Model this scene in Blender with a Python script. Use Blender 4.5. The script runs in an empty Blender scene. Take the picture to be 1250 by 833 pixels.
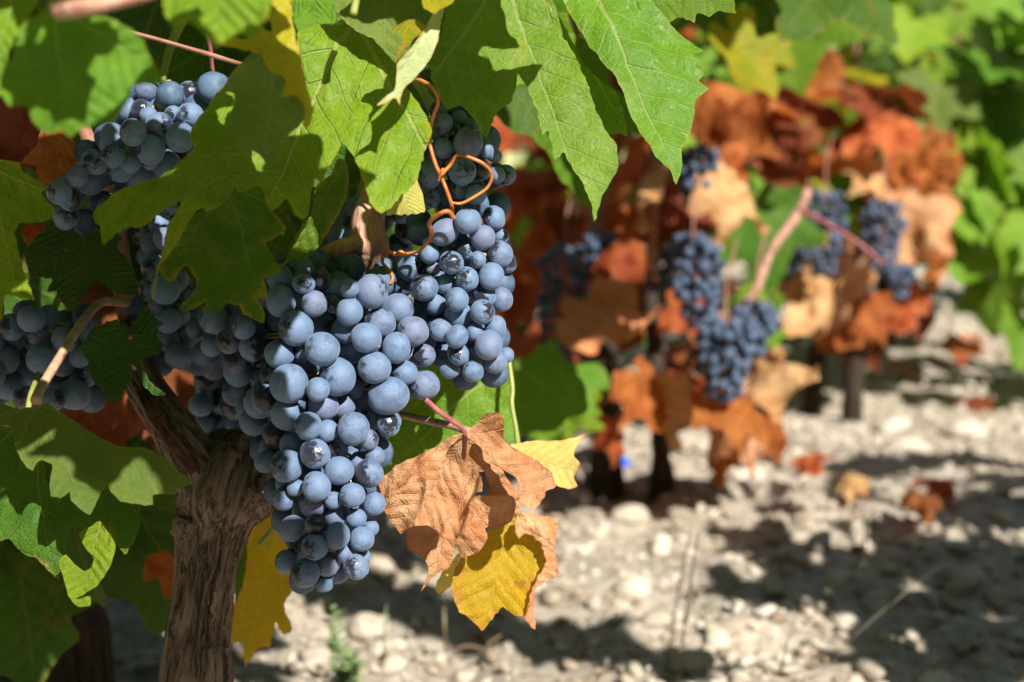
import bpy, bmesh, math, random
import numpy as np
from mathutils import Vector, Matrix, noise, geometry

R = math.radians
rng = random.Random(11)
nrs = np.random.RandomState(5)
S = bpy.context.scene
C = S.collection

# ------------------------------------------------------------------ camera, sky, sun, exposure
CAM = Vector((0, 0, 0.5))
PITCH = R(7.1)
FWD = Vector((0, math.cos(PITCH), -math.sin(PITCH)))
RIGHT = Vector((1, 0, 0))
UP = Vector((0, math.sin(PITCH), math.cos(PITCH)))
cd = bpy.data.cameras.new('camera')
cam = bpy.data.objects.new('camera', cd)
C.objects.link(cam)
cam.location = CAM
cam.rotation_euler = (R(90) - PITCH, 0, 0)
cd.lens = 50
cd.sensor_width = 36
cd.clip_start = 0.02
cd.clip_end = 2000
cd.dof.use_dof = True
cd.dof.focus_distance = 0.735
cd.dof.aperture_fstop = 6.2
cd.dof.aperture_blades = 9
S.camera = cam

SUN_EL, SUN_AZ = R(38), R(28)          # azimuth: to the right of straight behind the camera
TO_SUN = Vector((math.sin(SUN_AZ) * math.cos(SUN_EL), -math.cos(SUN_AZ) * math.cos(SUN_EL), math.sin(SUN_EL)))
w = bpy.data.worlds.new('World')
S.world = w
w.use_nodes = True
nt = w.node_tree
bg = nt.nodes['Background']
sky = nt.nodes.new('ShaderNodeTexSky')
sky.sky_type = 'NISHITA'
sky.sun_disc = False
sky.sun_elevation = SUN_EL
sky.sun_rotation = math.pi - SUN_AZ
nt.links.new(sky.outputs[0], bg.inputs[0])
bg.inputs[1].default_value = 0.05
sd = bpy.data.lights.new('sun', 'SUN')
sd.energy = 5.0
sd.angle = R(0.5)
sd.color = (1.0, 0.955, 0.88)
sun = bpy.data.objects.new('sun', sd)
C.objects.link(sun)
sun.rotation_euler = TO_SUN.to_track_quat('Z', 'Y').to_euler()
sun.location = (1, -2, 4)
vs = S.view_settings
vs.view_transform = 'Standard'
vs.look = 'None'
vs.gamma = 1
vs.use_curve_mapping = False
vs.exposure = 1.0
S.cycles.use_denoising = True
S.cycles.max_bounces = 8
S.cycles.diffuse_bounces = 3
S.cycles.transmission_bounces = 4
S.cycles.sample_clamp_indirect = 6

FPX = 1736.0


def px(x, y, d):
    """photograph pixel + depth along the view axis -> point in the place"""
    x, y, d = float(x), float(y), float(d)
    return CAM + d * (FWD + RIGHT * ((x - 625) / FPX) - UP * ((y - 416.5) / FPX))


def gpx(x, y, z=0.0):
    """photograph pixel -> point on the ground"""
    v = FWD + RIGHT * ((x - 625) / FPX) - UP * ((y - 416.5) / FPX)
    t = (z - CAM.z) / v.z
    return CAM + v * t


# ------------------------------------------------------------------ object helpers
def tag(o, label=None, cat=None, group=None, kind=None):
    if label: o['label'] = label
    if cat: o['category'] = cat
    if group: o['group'] = group
    if kind: o['kind'] = kind
    return o


def empty(name, loc):
    o = bpy.data.objects.new(name, None)
    C.objects.link(o)
    o.location = loc
    o.empty_display_size = 0.05
    return o


def wloc(o):
    p = Vector(o.location)
    while o.parent:
        o = o.parent
        p = p + Vector(o.location)
    return p


def put(name, me, loc, parent=None, mat=None):
    """link mesh data as an object standing at world point loc"""
    o = bpy.data.objects.new(name, me)
    C.objects.link(o)
    if parent:
        o.parent = parent
        o.location = Vector(loc) - wloc(parent)
    else:
        o.location = loc
    if mat:
        if not me.materials:
            me.materials.append(mat)
        elif me.materials[0] != mat:
            o.material_slots[0].link = 'OBJECT'
            o.material_slots[0].material = mat
    return o


def mesh_from(name, verts, faces, mat=None, smooth=True):
    me = bpy.data.meshes.new(name)
    me.from_pydata([tuple(v) for v in verts], [], faces)
    if smooth:
        me.polygons.foreach_set('use_smooth', [True] * len(me.polygons))
    if mat:
        me.materials.append(mat)
    me.update()
    return me


def catmull(pts, n):
    P = [np.array(p, float) for p in pts]
    P = [2 * P[0] - P[1]] + P + [2 * P[-1] - P[-2]]
    out = []
    for i in range(1, len(P) - 2):
        for k in range(n):
            t = k / n
            a, b, c, d = P[i - 1], P[i], P[i + 1], P[i + 2]
            out.append(0.5 * (2 * b + (c - a) * t + (2 * a - 5 * b + 4 * c - d) * t * t + (3 * b - a - 3 * c + d) * t ** 3))
    out.append(P[-2])
    return out


class MB:
    """collects tubes and sheets into ONE mesh"""

    def __init__(self):
        self.v, self.f, self.co = [], [], []

    def tube(self, pts, radii, n=6, ring=8, rough=0.0, ridges=0.0, seed=0.0, cap=True):
        pr = catmull([tuple(p) + (r,) for p, r in zip(pts, radii)], n)
        prev = None
        s = 0.0
        base = len(self.v)
        for i, q in enumerate(pr):
            p = Vector(q[:3])
            r = max(q[3], 1e-5)
            a = Vector(pr[max(i - 1, 0)][:3])
            b = Vector(pr[min(i + 1, len(pr) - 1)][:3])
            t = (b - a).normalized()
            if prev is None:
                u = t.orthogonal().normalized()
            else:
                u = (prev - t * prev.dot(t)).normalized()
            prev = u
            vv = t.cross(u)
            if i: s += (p - Vector(pr[i - 1][:3])).length
            for k in range(ring):
                an = 2 * math.pi * k / ring
                d = u * math.cos(an) + vv * math.sin(an)
                rr = r
                if ridges:
                    q2 = Vector((math.cos(an) * 2.2 + seed, math.sin(an) * 2.2, s * 6))
                    rr *= 1 + ridges * (noise.noise(q2 * 1.6) + .6 * noise.noise(q2 * 4.1)) + ridges * .5 * math.sin(an * 9 + 14 * s + 3 * noise.noise(Vector((seed, s * 9, an))))
                if rough:
                    rr *= 1 + rough * noise.noise((p + d * r) * 45 + Vector((seed, 0, 0)))
                self.v.append(p + d * rr)
                self.co.append((math.cos(an) * r * 1.0, math.sin(an) * r * 1.0, s))
        m = len(pr)
        for i in range(m - 1):
            for k in range(ring):
                k2 = (k + 1) % ring
                self.f.append((base + i * ring + k, base + i * ring + k2, base + (i + 1) * ring + k2, base + (i + 1) * ring + k))
        if cap:
            self.f.append(tuple(base + k for k in range(ring))[::-1])
            self.f.append(tuple(base + (m - 1) * ring + k for k in range(ring)))
        return self

    def build(self, name, mat, parent=None, loc=None):
        loc = Vector(loc) if loc is not None else (wloc(parent) if parent else Vector(self.v[0]))
        me = mesh_from(name, [Vector(v) - loc for v in self.v], self.f, mat)
        if len(self.co) == len(self.v):
            at = me.attributes.new('barkco', 'FLOAT_VECTOR', 'POINT')
            at.data.foreach_set('vector', np.array(self.co, dtype=np.float32).ravel())
        return put(name, me, loc, parent)


# ------------------------------------------------------------------ node helpers
class NT:
    def __init__(self, name):
        self.m = bpy.data.materials.new(name)
        self.m.use_nodes = True
        self.t = self.m.node_tree
        self.t.nodes.clear()
        self.out = self.n('ShaderNodeOutputMaterial')

    def n(self, typ, **kw):
        nd = self.t.nodes.new(typ)
        for k, v in kw.items():
            setattr(nd, k, v)
        return nd

    def set(self, sock, v):
        if isinstance(v, bpy.types.NodeSocket):
            self.t.links.new(v, sock)
        elif isinstance(v, (tuple, list)):
            v = tuple(v)
            if sock.type == 'RGBA' and len(v) == 3: v = v + (1,)
            sock.default_value = v
        else:
            sock.default_value = v

    def math(self, op, a, b=None, c=None, clamp=False):
        nd = self.n('ShaderNodeMath', operation=op, use_clamp=clamp)
        self.set(nd.inputs[0], a)
        if b is not None: self.set(nd.inputs[1], b)
        if c is not None: self.set(nd.inputs[2], c)
        return nd.outputs[0]

    def smooth(self, v, lo, hi, a=0.0, b=1.0):
        nd = self.n('ShaderNodeMapRange', interpolation_type='SMOOTHSTEP')
        self.set(nd.inputs[0], v)
        self.set(nd.inputs[1], lo)
        self.set(nd.inputs[2], hi)
        self.set(nd.inputs[3], a)
        self.set(nd.inputs[4], b)
        return nd.outputs[0]

    def mix(self, f, a, b, blend='MIX'):
        nd = self.n('ShaderNodeMix', data_type='RGBA', blend_type=blend)
        self.set(nd.inputs[0], f)
        self.set(nd.inputs[6], a)
        self.set(nd.inputs[7], b)
        return nd.outputs[2]

    def noise(self, vec, scale, detail=3, rough=.55, dist=0.0):
        nd = self.n('ShaderNodeTexNoise')
        if vec is not None: self.set(nd.inputs['Vector'], vec)
        nd.inputs['Scale'].default_value = scale
        nd.inputs['Detail'].default_value = detail
        nd.inputs['Roughness'].default_value = rough
        nd.inputs['Distortion'].default_value = dist
        return nd.outputs[0]

    def vadd(self, a, b):
        nd = self.n('ShaderNodeVectorMath', operation='ADD')
        self.set(nd.inputs[0], a)
        self.set(nd.inputs[1], b)
        return nd.outputs[0]

    def vmul(self, a, b):
        nd = self.n('ShaderNodeVectorMath', operation='MULTIPLY')
        self.set(nd.inputs[0], a)
        self.set(nd.inputs[1], b)
        return nd.outputs[0]

    def bump(self, h, strength, dist):
        nd = self.n('ShaderNodeBump')
        nd.inputs['Strength'].default_value = strength
        nd.inputs['Distance'].default_value = dist
        self.set(nd.inputs['Height'], h)
        return nd.outputs[0]

    def pbsdf(self, col, rough, bump=None, spec=.5, **kw):
        nd = self.n('ShaderNodeBsdfPrincipled')
        self.set(nd.inputs['Base Color'], col)
        self.set(nd.inputs['Roughness'], rough)
        self.set(nd.inputs['Specular IOR Level'], spec)
        if bump is not None: self.set(nd.inputs['Normal'], bump)
        for k, v in kw.items():
            self.set(nd.inputs[k.replace('_', ' ')], v)
        return nd.outputs[0]

    def done(self, sh):
        self.t.links.new(sh, self.out.inputs[0])
        return self.m


def leaf_mat(name, c1, c2, cedge, edge_w, cvein, ctrans, trans=.3, back=None, rough=.5, mott=0.0, spots=(0.08, .03, .01), spot_amt=0.0, vein_amt=.55, bump=.6, spec=.22, crumple=0.0):
    N = NT(name)
    uv = N.n('ShaderNodeUVMap', uv_map='leaf').outputs[0]
    oi = N.n('ShaderNodeObjectInfo').outputs['Random']
    sp = N.n('ShaderNodeSeparateXYZ')
    N.set(sp.inputs[0], uv)
    x, y = sp.outputs[0], sp.outputs[1]
    off = N.n('ShaderNodeCombineXYZ')
    N.set(off.inputs[2], N.math('MULTIPLY', oi, 37.0))
    uvo = N.vadd(uv, off.outputs[0])
    # gently wander the veins
    wn = N.n('ShaderNodeTexNoise')
    N.set(wn.inputs['Vector'], uvo)
    wn.inputs['Scale'].default_value = 5
    wob = N.math('MULTIPLY', N.math('SUBTRACT', wn.outputs[0], .5), .05)
    x = N.math('ADD', x, wob)
    th = N.math('ARCTAN2', x, y)
    k = N.math('ROUND', N.math('DIVIDE', th, .93))
    k = N.math('MAXIMUM', N.math('MINIMUM', k, 2.0), -2.0)
    de = N.math('SUBTRACT', th, N.math('MULTIPLY', k, .93))
    r = N.math('SQRT', N.math('ADD', N.math('MULTIPLY', x, x), N.math('MULTIPLY', y, y)))
    a = N.math('MULTIPLY', r, N.math('COSINE', de))
    b = N.math('MULTIPLY', r, N.math('SINE', de))
    ab = N.math('ABSOLUTE', b)
    wid = N.math('MULTIPLY', N.math('SUBTRACT', 1.15, N.math('MINIMUM', a, 1.0)), .0125)
    m1 = N.smooth(N.math('DIVIDE', ab, wid), .35, 1.25, 1, 0)
    s = N.math('SUBTRACT', a, N.math('MULTIPLY', ab, .85))
    s = N.math('ADD', N.math('DIVIDE', s, .125), N.math('MULTIPLY', N.math('SIGN', b), .24))
    fr = N.math('ABSOLUTE', N.math('SUBTRACT', N.math('FRACT', N.math('ADD', s, 40.0)), .5))
    m2 = N.smooth(fr, .02, .065, 1, 0)
    m2 = N.math('MULTIPLY', m2, N.smooth(ab, .0, .45, 1, .35))
    quilt = N.smooth(fr, .0, .5, 0, 1)
    vo = N.n('ShaderNodeTexVoronoi', feature='DISTANCE_TO_EDGE')
    N.set(vo.inputs['Vector'], uvo)
    vo.inputs['Scale'].default_value = 33
    m3 = N.smooth(vo.outputs['Distance'], .02, .16, 1, 0)
    nz = N.noise(uvo, 3.5, 4)
    nf = N.noise(uvo, 26, 5, .65)
    col = N.mix(N.smooth(nz, .35, .65), c1, c2)
    col = N.mix(N.math('MULTIPLY', N.smooth(nf, .3, .75), .35), col, N.mix(1.0, col, (.45, .5, .4), 'MULTIPLY'))
    ed = N.n('ShaderNodeAttribute', attribute_name='edge').outputs['Fac']
    em = N.math('ADD', ed, N.math('MULTIPLY', N.math('SUBTRACT', N.noise(uvo, 4.5, 5, .6), .46), edge_w * 6.0))
    em = N.smooth(em, -edge_w * .3, edge_w * 1.0, 1, 0)
    col = N.mix(N.math('MULTIPLY', em, .85), col, cedge)
    if spot_amt > 0:
        sm = N.smooth(N.noise(uvo, 5.5, 6, .7), .72 - .3 * spot_amt, .78 - .3 * spot_amt)
        col = N.mix(N.math('MULTIPLY', sm, .85), col, spots)
    col = N.mix(N.math('MULTIPLY', m3, vein_amt * .22), col, cvein)
    col = N.mix(N.math('MULTIPLY', m2, vein_amt * .6), col, cvein)
    col = N.mix(N.math('MULTIPLY', m1, vein_amt), col, cvein)
    if mott > 0:
        mm = N.smooth(N.noise(uvo, 34, 5, .75, .6), .60, .68)
        mm = N.math('MULTIPLY', mm, N.smooth(N.noise(uvo, 6, 2), .35, .62))
        col = N.mix(N.math('MULTIPLY', mm, mott), col, (.42, .46, .26))
    hs = N.n('ShaderNodeHueSaturation')
    N.set(hs.inputs['Hue'], N.math('ADD', .488, N.math('MULTIPLY', oi, .024)))
    N.set(hs.inputs['Value'], N.math('ADD', .82, N.math('MULTIPLY', N.math('FRACT', N.math('MULTIPLY', oi, 7.3)), .36)))
    hs.inputs['Saturation'].default_value = 1.0
    N.set(hs.inputs['Color'], col)
    col = hs.outputs[0]
    bf = N.n('ShaderNodeNewGeometry').outputs['Backfacing']
    if back is None:
        back = tuple(.55 * q + .45 * z for q, z in zip(c1, (.14, .17, .09)))
    colb = N.mix(.6, col, back)
    colr = N.mix(bf, col, colb)
    h = N.math('ADD', N.math('MULTIPLY', m1, -.35), N.math('MULTIPLY', m2, -.55))
    h = N.math('ADD', h, N.math('MULTIPLY', quilt, .5))
    h = N.math('ADD', h, N.math('MULTIPLY', m3, -.16))
    h = N.math('ADD', h, N.math('MULTIPLY', N.noise(uvo, 9, 3), 1.1 + crumple))
    h = N.math('ADD', h, N.math('MULTIPLY', nf, .35))
    bp = N.bump(h, bump, .0021)
    rg = N.math('ADD', N.math('MULTIPLY', N.noise(uvo, 14, 3), .3), rough - .15)
    p = N.pbsdf(colr, rg, bp, spec)
    tr = N.n('ShaderNodeBsdfTranslucent')
    tc = N.mix(.45, ctrans, N.mix(1.0, col, (2.2, 2.2, 2.2), 'MULTIPLY'))
    N.set(tr.inputs[0], tc)
    N.set(tr.inputs[1], bp)
    mx = N.n('ShaderNodeMixShader')
    mx.inputs[0].default_value = trans
    N.t.links.new(p, mx.inputs[1])
    N.t.links.new(tr.outputs[0], mx.inputs[2])
    return N.done(mx.outputs[0])


M = {}
M['green'] = leaf_mat('leaf_green', (.075, .180, .008), (.105, .215, .009), (.18, .22, .01), .02, (.24, .32, .07), (.24, .42, .008), .36, mott=.2, vein_amt=.7)
M['lime'] = leaf_mat('leaf_lime', (.135, .262, .008), (.175, .30, .010), (.28, .29, .012), .03, (.36, .43, .11), (.32, .48, .008), .36, mott=.2, bump=.9, spot_amt=.08, spots=(.28, .18, .03), vein_amt=.75)
M['dusty'] = leaf_mat('leaf_dusty', (.112, .240, .012), (.145, .28, .014), (.2, .28, .02), .015, (.30, .38, .11), (.26, .44, .01), .36, mott=.7, spot_amt=.06, spots=(.25, .17, .04), vein_amt=.7)
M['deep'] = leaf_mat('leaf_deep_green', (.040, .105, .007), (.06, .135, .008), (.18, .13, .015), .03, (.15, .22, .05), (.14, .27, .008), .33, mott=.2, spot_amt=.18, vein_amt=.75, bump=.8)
M['olive'] = leaf_mat('leaf_olive', (.100, .160, .024), (.125, .180, .028), (.22, .2, .03), .02, (.20, .25, .09), (.2, .3, .015), .35, vein_amt=.5, bump=.5, rough=.6)
M['edgy'] = leaf_mat('leaf_green_yellow_edge', (.068, .155, .007), (.10, .195, .008), (.34, .24, .010), .045, (.17, .25, .05), (.2, .36, .008), .36, spot_amt=.18, mott=.15, vein_amt=.7, bump=.8)
M['mottled'] = leaf_mat('leaf_mottled', (.030, .085, .010), (.045, .11, .013), (.12, .16, .05), .02, (.08, .14, .03), (.08, .17, .01), mott=.95, bump=.9, rough=.5)
M['lemon'] = leaf_mat('leaf_lemon', (.52, .46, .012), (.42, .42, .014), (.50, .22, .06), .014, (.55, .50, .08), (.6, .5, .01), .36, bump=.6)
M['yellow'] = leaf_mat('leaf_yellow', (.54, .35, .010), (.44, .32, .012), (.44, .18, .05), .10, (.55, .42, .06), (.75, .42, .01), .4, mott=0, spot_amt=.32, spots=(.30, .12, .02), bump=.6)
M['yellowgreen'] = leaf_mat('leaf_yellow_green', (.34, .28, .008), (.23, .26, .010), (.40, .16, .02), .04, (.35, .34, .06), (.5, .36, .01), .4, spot_amt=.2, spots=(.2, .08, .015), bump=.6)
M['paleyellow'] = leaf_mat('leaf_pale_yellow', (.62, .52, .15), (.56, .48, .12), (.42, .2, .06), .02, (.6, .52, .2), (.65, .48, .1), .3, spot_amt=.1, spots=(.35, .18, .05), bump=.6)
M['rust'] = leaf_mat('leaf_rust', (.50, .16, .040), (.30, .065, .014), (.46, .2, .08), .04, (.46, .2, .08), (.62, .11, .008), .4, back=(.48, .24, .13), rough=.62, spec=.2, bump=.8, crumple=1.0, vein_amt=.35)
M['tan'] = leaf_mat('leaf_tan', (.58, .345, .175), (.47, .205, .078), (.38, .13, .05), .03, (.66, .40, .24), (.6, .16, .03), .2, back=(.52, .16, .06), rough=.65, spec=.2, bump=.7, crumple=1.3, spot_amt=.14, spots=(.32, .11, .04), vein_amt=.4)
M['brown'] = leaf_mat('leaf_brown', (.24, .065, .018), (.16, .045, .014), (.28, .10, .03), .04, (.22, .1, .05), (.36, .05, .006), .3, back=(.25, .12, .07), rough=.65, spec=.2, bump=.8, crumple=1.0)
M['pale'] = leaf_mat('leaf_pale_underside', (.40, .42, .22), (.34, .38, .17), (.34, .2, .05), .02, (.46, .46, .28), (.32, .38, .06), .25, bump=.5, rough=.6)


def grape_mat(name, bloom, skin, purple):
    N = NT(name)
    co = N.n('ShaderNodeTexCoord').outputs['Object']
    oi = N.n('ShaderNodeObjectInfo').outputs['Random']
    off = N.n('ShaderNodeCombineXYZ')
    N.set(off.inputs[0], N.math('MULTIPLY', oi, 91.0))
    N.set(off.inputs[1], N.math('MULTIPLY', oi, 47.0))
    c = N.vadd(co, off.outputs[0])
    big = N.noise(c, 1.15, 2, .5)
    mid = N.noise(c, 2.6, 4, .55, .5)
    fine = N.noise(c, 14, 5, .7)
    r2 = N.math('FRACT', N.math('MULTIPLY', oi, 13.7))  # how worn this grape is
    # places where the wax is rubbed off
    rub = N.smooth(N.math('ADD', N.math('MULTIPLY', big, .75), N.math('MULTIPLY', mid, .45)), N.math('SUBTRACT', .76, N.math('MULTIPLY', r2, .25)), N.math('SUBTRACT', .90, N.math('MULTIPLY', r2, .25)))
    so = N.n('ShaderNodeSeparateXYZ')
    N.set(so.inputs[0], co)
    capv = N.math('ADD', N.math('MULTIPLY', so.outputs[0], .92), N.math('MULTIPLY', so.outputs[2], .3))
    capv = N.math('ADD', capv, N.math('MULTIPLY', N.math('SUBTRACT', mid, .5), 1.7))
    capv = N.math('ADD', capv, N.math('MULTIPLY', N.math('SUBTRACT', r2, .5), .45))
    capv = N.math('ADD', capv, N.smooth(r2, .90, .95, 0, .8))
    cap = N.smooth(capv, .38, .80)
    rub = N.math('MAXIMUM', N.math('MULTIPLY', rub, .30), cap)
    scr = N.smooth(N.noise(N.vmul(c, (1, 3.5, 1.6)), 5, 5, .7, 1.2), .54, .72)
    rub = N.math('MAXIMUM', rub, N.math('MULTIPLY', scr, N.math('MULTIPLY', r2, .75)))
    wax = N.math('MULTIPLY', N.math('SUBTRACT', 1.0, N.math('MULTIPLY', rub, .93)), N.smooth(fine, .25, .62, .66, 1.0))
    r3 = N.math('FRACT', N.math('MULTIPLY', oi, 29.3))
    bl = N.mix(N.smooth(r3, .62, 1.0, 0, .55), bloom, purple)
    bl = N.mix(N.math('MULTIPLY', N.smooth(mid, .35, .7), .35), bl, N.mix(1.0, bl, (.62, .62, .72), 'MULTIPLY'))
    col = N.mix(wax, skin, bl)
    sp = N.n('ShaderNodeSeparateXYZ')
    N.set(sp.inputs[0], co)
    rad2 = N.math('ADD', N.math('MULTIPLY', sp.outputs[0], sp.outputs[0]), N.math('MULTIPLY', sp.outputs[1], sp.outputs[1]))
    dot = N.math('MULTIPLY', N.smooth(rad2, .0012, .0030, 1, 0), N.math('LESS_THAN', sp.outputs[2], 0.0))
    col = N.mix(dot, col, (.10, .05, .03))
    rg = N.smooth(wax, .1, .8, .16, .62)
    h = N.math('ADD', N.math('MULTIPLY', fine, .4), N.math('MULTIPLY', wax, .4))
    bp = N.bump(h, .25, .0012)
    lw = N.n('ShaderNodeLayerWeight')
    lw.inputs[0].default_value = .35
    return N.done(N.pbsdf(col, rg, bp, .5, Sheen_Weight=.25, Sheen_Roughness=.5, Sheen_Tint=(.6, .72, .95)))


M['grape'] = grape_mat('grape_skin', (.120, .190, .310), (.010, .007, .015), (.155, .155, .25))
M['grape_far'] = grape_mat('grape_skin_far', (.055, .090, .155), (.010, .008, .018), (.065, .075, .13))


def bark_mat(name, c1, c2, c3, scale=1.0, bump=1.0):
    N = NT(name)
    co = N.n('ShaderNodeAttribute', attribute_name='barkco').outputs['Vector']
    oc = N.n('ShaderNodeTexCoord').outputs['Object']
    warp = N.n('ShaderNodeTexNoise')
    N.set(warp.inputs['Vector'], oc)
    warp.inputs['Scale'].default_value = 22
    wv = N.vmul(N.vadd(warp.outputs['Color'], (-.5, -.5, -.5)), (.012, .012, .012))
    v = N.vadd(co, wv)
    st = N.vmul(v, (1.0, 1.0, .07))
    f1 = N.noise(st, 330 * scale, 5, .65)
    f2 = N.noise(N.vmul(v, (1, 1, .16)), 900 * scale, 4, .7)
    big = N.noise(oc, 40, 4)
    col = N.mix(N.smooth(f1, .36, .62), c1, c2)
    col = N.mix(N.math('MULTIPLY', N.smooth(f2, .5, .72), .7), col, c3)
    col = N.mix(N.math('MULTIPLY', N.smooth(big, .4, .7), .4), col, N.mix(1.0, col, (.55, .45, .4), 'MULTIPLY'))
    h = N.math('ADD', f1, N.math('MULTIPLY', f2, .45))
    return N.done(N.pbsdf(col, .85, N.bump(h, bump, .006), .25))


M['bark'] = bark_mat('vine_bark', (.055, .037, .027), (.34, .245, .175), (.50, .40, .30))
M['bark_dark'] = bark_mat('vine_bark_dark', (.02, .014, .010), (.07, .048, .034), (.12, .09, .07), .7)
M['bark_red'] = bark_mat('vine_arm_bark', (.06, .026, .014), (.26, .12, .062), (.36, .22, .14))


def plain(name, c1, c2, rough=.5, scale=60, bump=.2, spec=.4, stretch=(1, 1, 1)):
    N = NT(name)
    oc = N.n('ShaderNodeTexCoord').outputs['Object']
    v = N.vmul(oc, stretch)
    a = N.noise(v, scale, 5, .6)
    col = N.mix(N.smooth(a, .35, .65), c1, c2)
    return N.done(N.pbsdf(col, rough, N.bump(a, bump, .002), spec))


M['cane'] = plain('pink_cane', (.40, .18, .12), (.56, .33, .24), .6, 260, 1.0, stretch=(1, 1, .16))
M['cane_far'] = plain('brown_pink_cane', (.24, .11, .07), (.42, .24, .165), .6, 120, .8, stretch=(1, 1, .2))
M['cane_dull'] = plain('brown_cane', (.22, .09, .055), (.30, .15, .10), .6, 120, .5, stretch=(1, 1, .25))
M['tendril'] = plain('tendril', (.36, .095, .018), (.50, .20, .05), .45, 130, .4)
M['stalk'] = plain('green_stalk', (.22, .26, .05), (.30, .30, .09), .5, 200)
M['stalk_pink'] = plain('pink_stalk', (.38, .22, .15), (.46, .33, .2), .45, 150)
M['stalk_red'] = plain('red_stalk', (.24, .06, .07), (.36, .12, .11), .45, 150)
M['knot'] = plain('cut_wood', (.30, .19, .11), (.20, .12, .07), .8, 160, .6)
M['straw'] = plain('dry_straw', (.32, .26, .16), (.22, .16, .09), .7, 80)
M['litter'] = plain('twig_litter', (.16, .10, .06), (.34, .25, .15), .8, 14)
M['weed'] = plain('weed_leaf', (.12, .2, .06), (.2, .26, .11), .6, 120)
M['blue'] = plain('blue_plastic', (.02, .08, .5), (.03, .12, .6), .35, 60)

# ------------------------------------------------------------------ ground
N = NT('limestone_soil')
gp = N.n('ShaderNodeNewGeometry').outputs['Position']
n1 = N.noise(gp, 9, 6, .62)
n2 = N.noise(gp, 55, 6, .68)
n3 = N.noise(gp, 1.4, 3)
gc = N.mix(N.smooth(n2, .3, .68), (.34, .28, .21), (.66, .585, .475))
gc = N.mix(N.math('MULTIPLY', N.smooth(n1, .42, .66), .45), gc, (.36, .30, .23))
gc = N.mix(N.math('MULTIPLY', N.smooth(n3, .5, .7), .35), gc, (.25, .19, .13))
M['soil'] = N.done(N.pbsdf(gc, .95, N.bump(N.math('ADD', n2, N.math('MULTIPLY', n1, .8)), .9, .02), .1))

N = NT('limestone_gravel')
tone = N.n('ShaderNodeAttribute', attribute_name='tone').outputs['Fac']
gp = N.n('ShaderNodeNewGeometry').outputs['Position']
g2 = N.noise(gp, 70, 6, .65)
cr = N.n('ShaderNodeValToRGB')
N.set(cr.inputs[0], tone)
for i, (p_, c_) in enumerate([(0, (.26, .20, .145, 1)), (.22, (.36, .30, .23, 1)), (.6, (.47, .42, .34, 1)), (1, (.56, .52, .44, 1))]):
    e = cr.color_ramp.elements[i] if i < 2 else cr.color_ramp.elements.new(p_)
    e.position = p_
    e.color = c_
gc = N.mix(N.math('MULTIPLY', N.smooth(g2, .42, .7), .5), cr.outputs[0], N.mix(1.0, cr.outputs[0], (.6, .53, .45), 'MULTIPLY'))
M['gravel'] = N.done(N.pbsdf(gc, .9, N.bump(g2, .6, .006), .15))


def ground_h(x, y, fine=True):
    v = Vector((x, y, 0))
    h = .022 * noise.noise(v * 2.3) + .012 * noise.noise(v * 7.1) - .01
    if fine: h += .017 * (1 - 2 * abs(noise.noise(v * 9))) + .013 * (1 - 2 * abs(noise.noise(v * 23))) + .006 * noise.noise(v * 55)
    return h


def make_ground():
    near = np.concatenate([np.linspace(-60, -4, 14), np.arange(-3.6, -1, .1), np.arange(-1, 2, .025), np.arange(2, 3.6, .1), np.linspace(4, 60, 14)])
    ny = np.concatenate([np.linspace(-60, -4, 12), np.linspace(-3, .6, 9), np.arange(.7, 1.1, .06), np.arange(1.1, 3.6, .025), np.arange(3.6, 6.5, .08), np.linspace(7, 120, 24)])
    vs_, fs = [], []
    for yy in ny:
        for xx in near:
            vs_.append((xx, yy, ground_h(xx, yy)))
    W = len(near)
    for j in range(len(ny) - 1):
        for i in range(W - 1):
            fs.append((j * W + i, j * W + i + 1, (j + 1) * W + i + 1, (j + 1) * W + i))
    me = mesh_from('ground', vs_, fs, M['soil'])
    return tag(put('ground', me, (0, 0, 0)), 'pale stony limestone soil of the vineyard floor', 'ground', kind='structure')


make_ground()


def stone_shape(seed, sub=2):
    bm = bmesh.new()
    bmesh.ops.create_icosphere(bm, subdivisions=sub, radius=1)
    sv = Vector((seed * 7.3, seed * 1.7, 0))
    cuts = [(Vector((rng.uniform(-1, 1), rng.uniform(-1, 1), rng.uniform(-1, 1))).normalized(), rng.uniform(.62, .88)) for _ in range(7)]
    for v in bm.verts:
        p = v.co.copy()
        for nrm, dd in cuts:
            q = p.dot(nrm) - dd
            if q > 0: p -= nrm * q
        p *= 1 + .18 * noise.noise(v.co * 1.7 + sv)
        v.co = Vector((p.x * 1.1, p.y * .85, p.z * .62))
    V = np.array([v.co[:] for v in bm.verts])
    F = np.array([[v.index for v in f.verts] for f in bm.faces])
    bm.free()
    return V, F


SHAPES = [stone_shape(i, 2) for i in range(8)]


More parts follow.
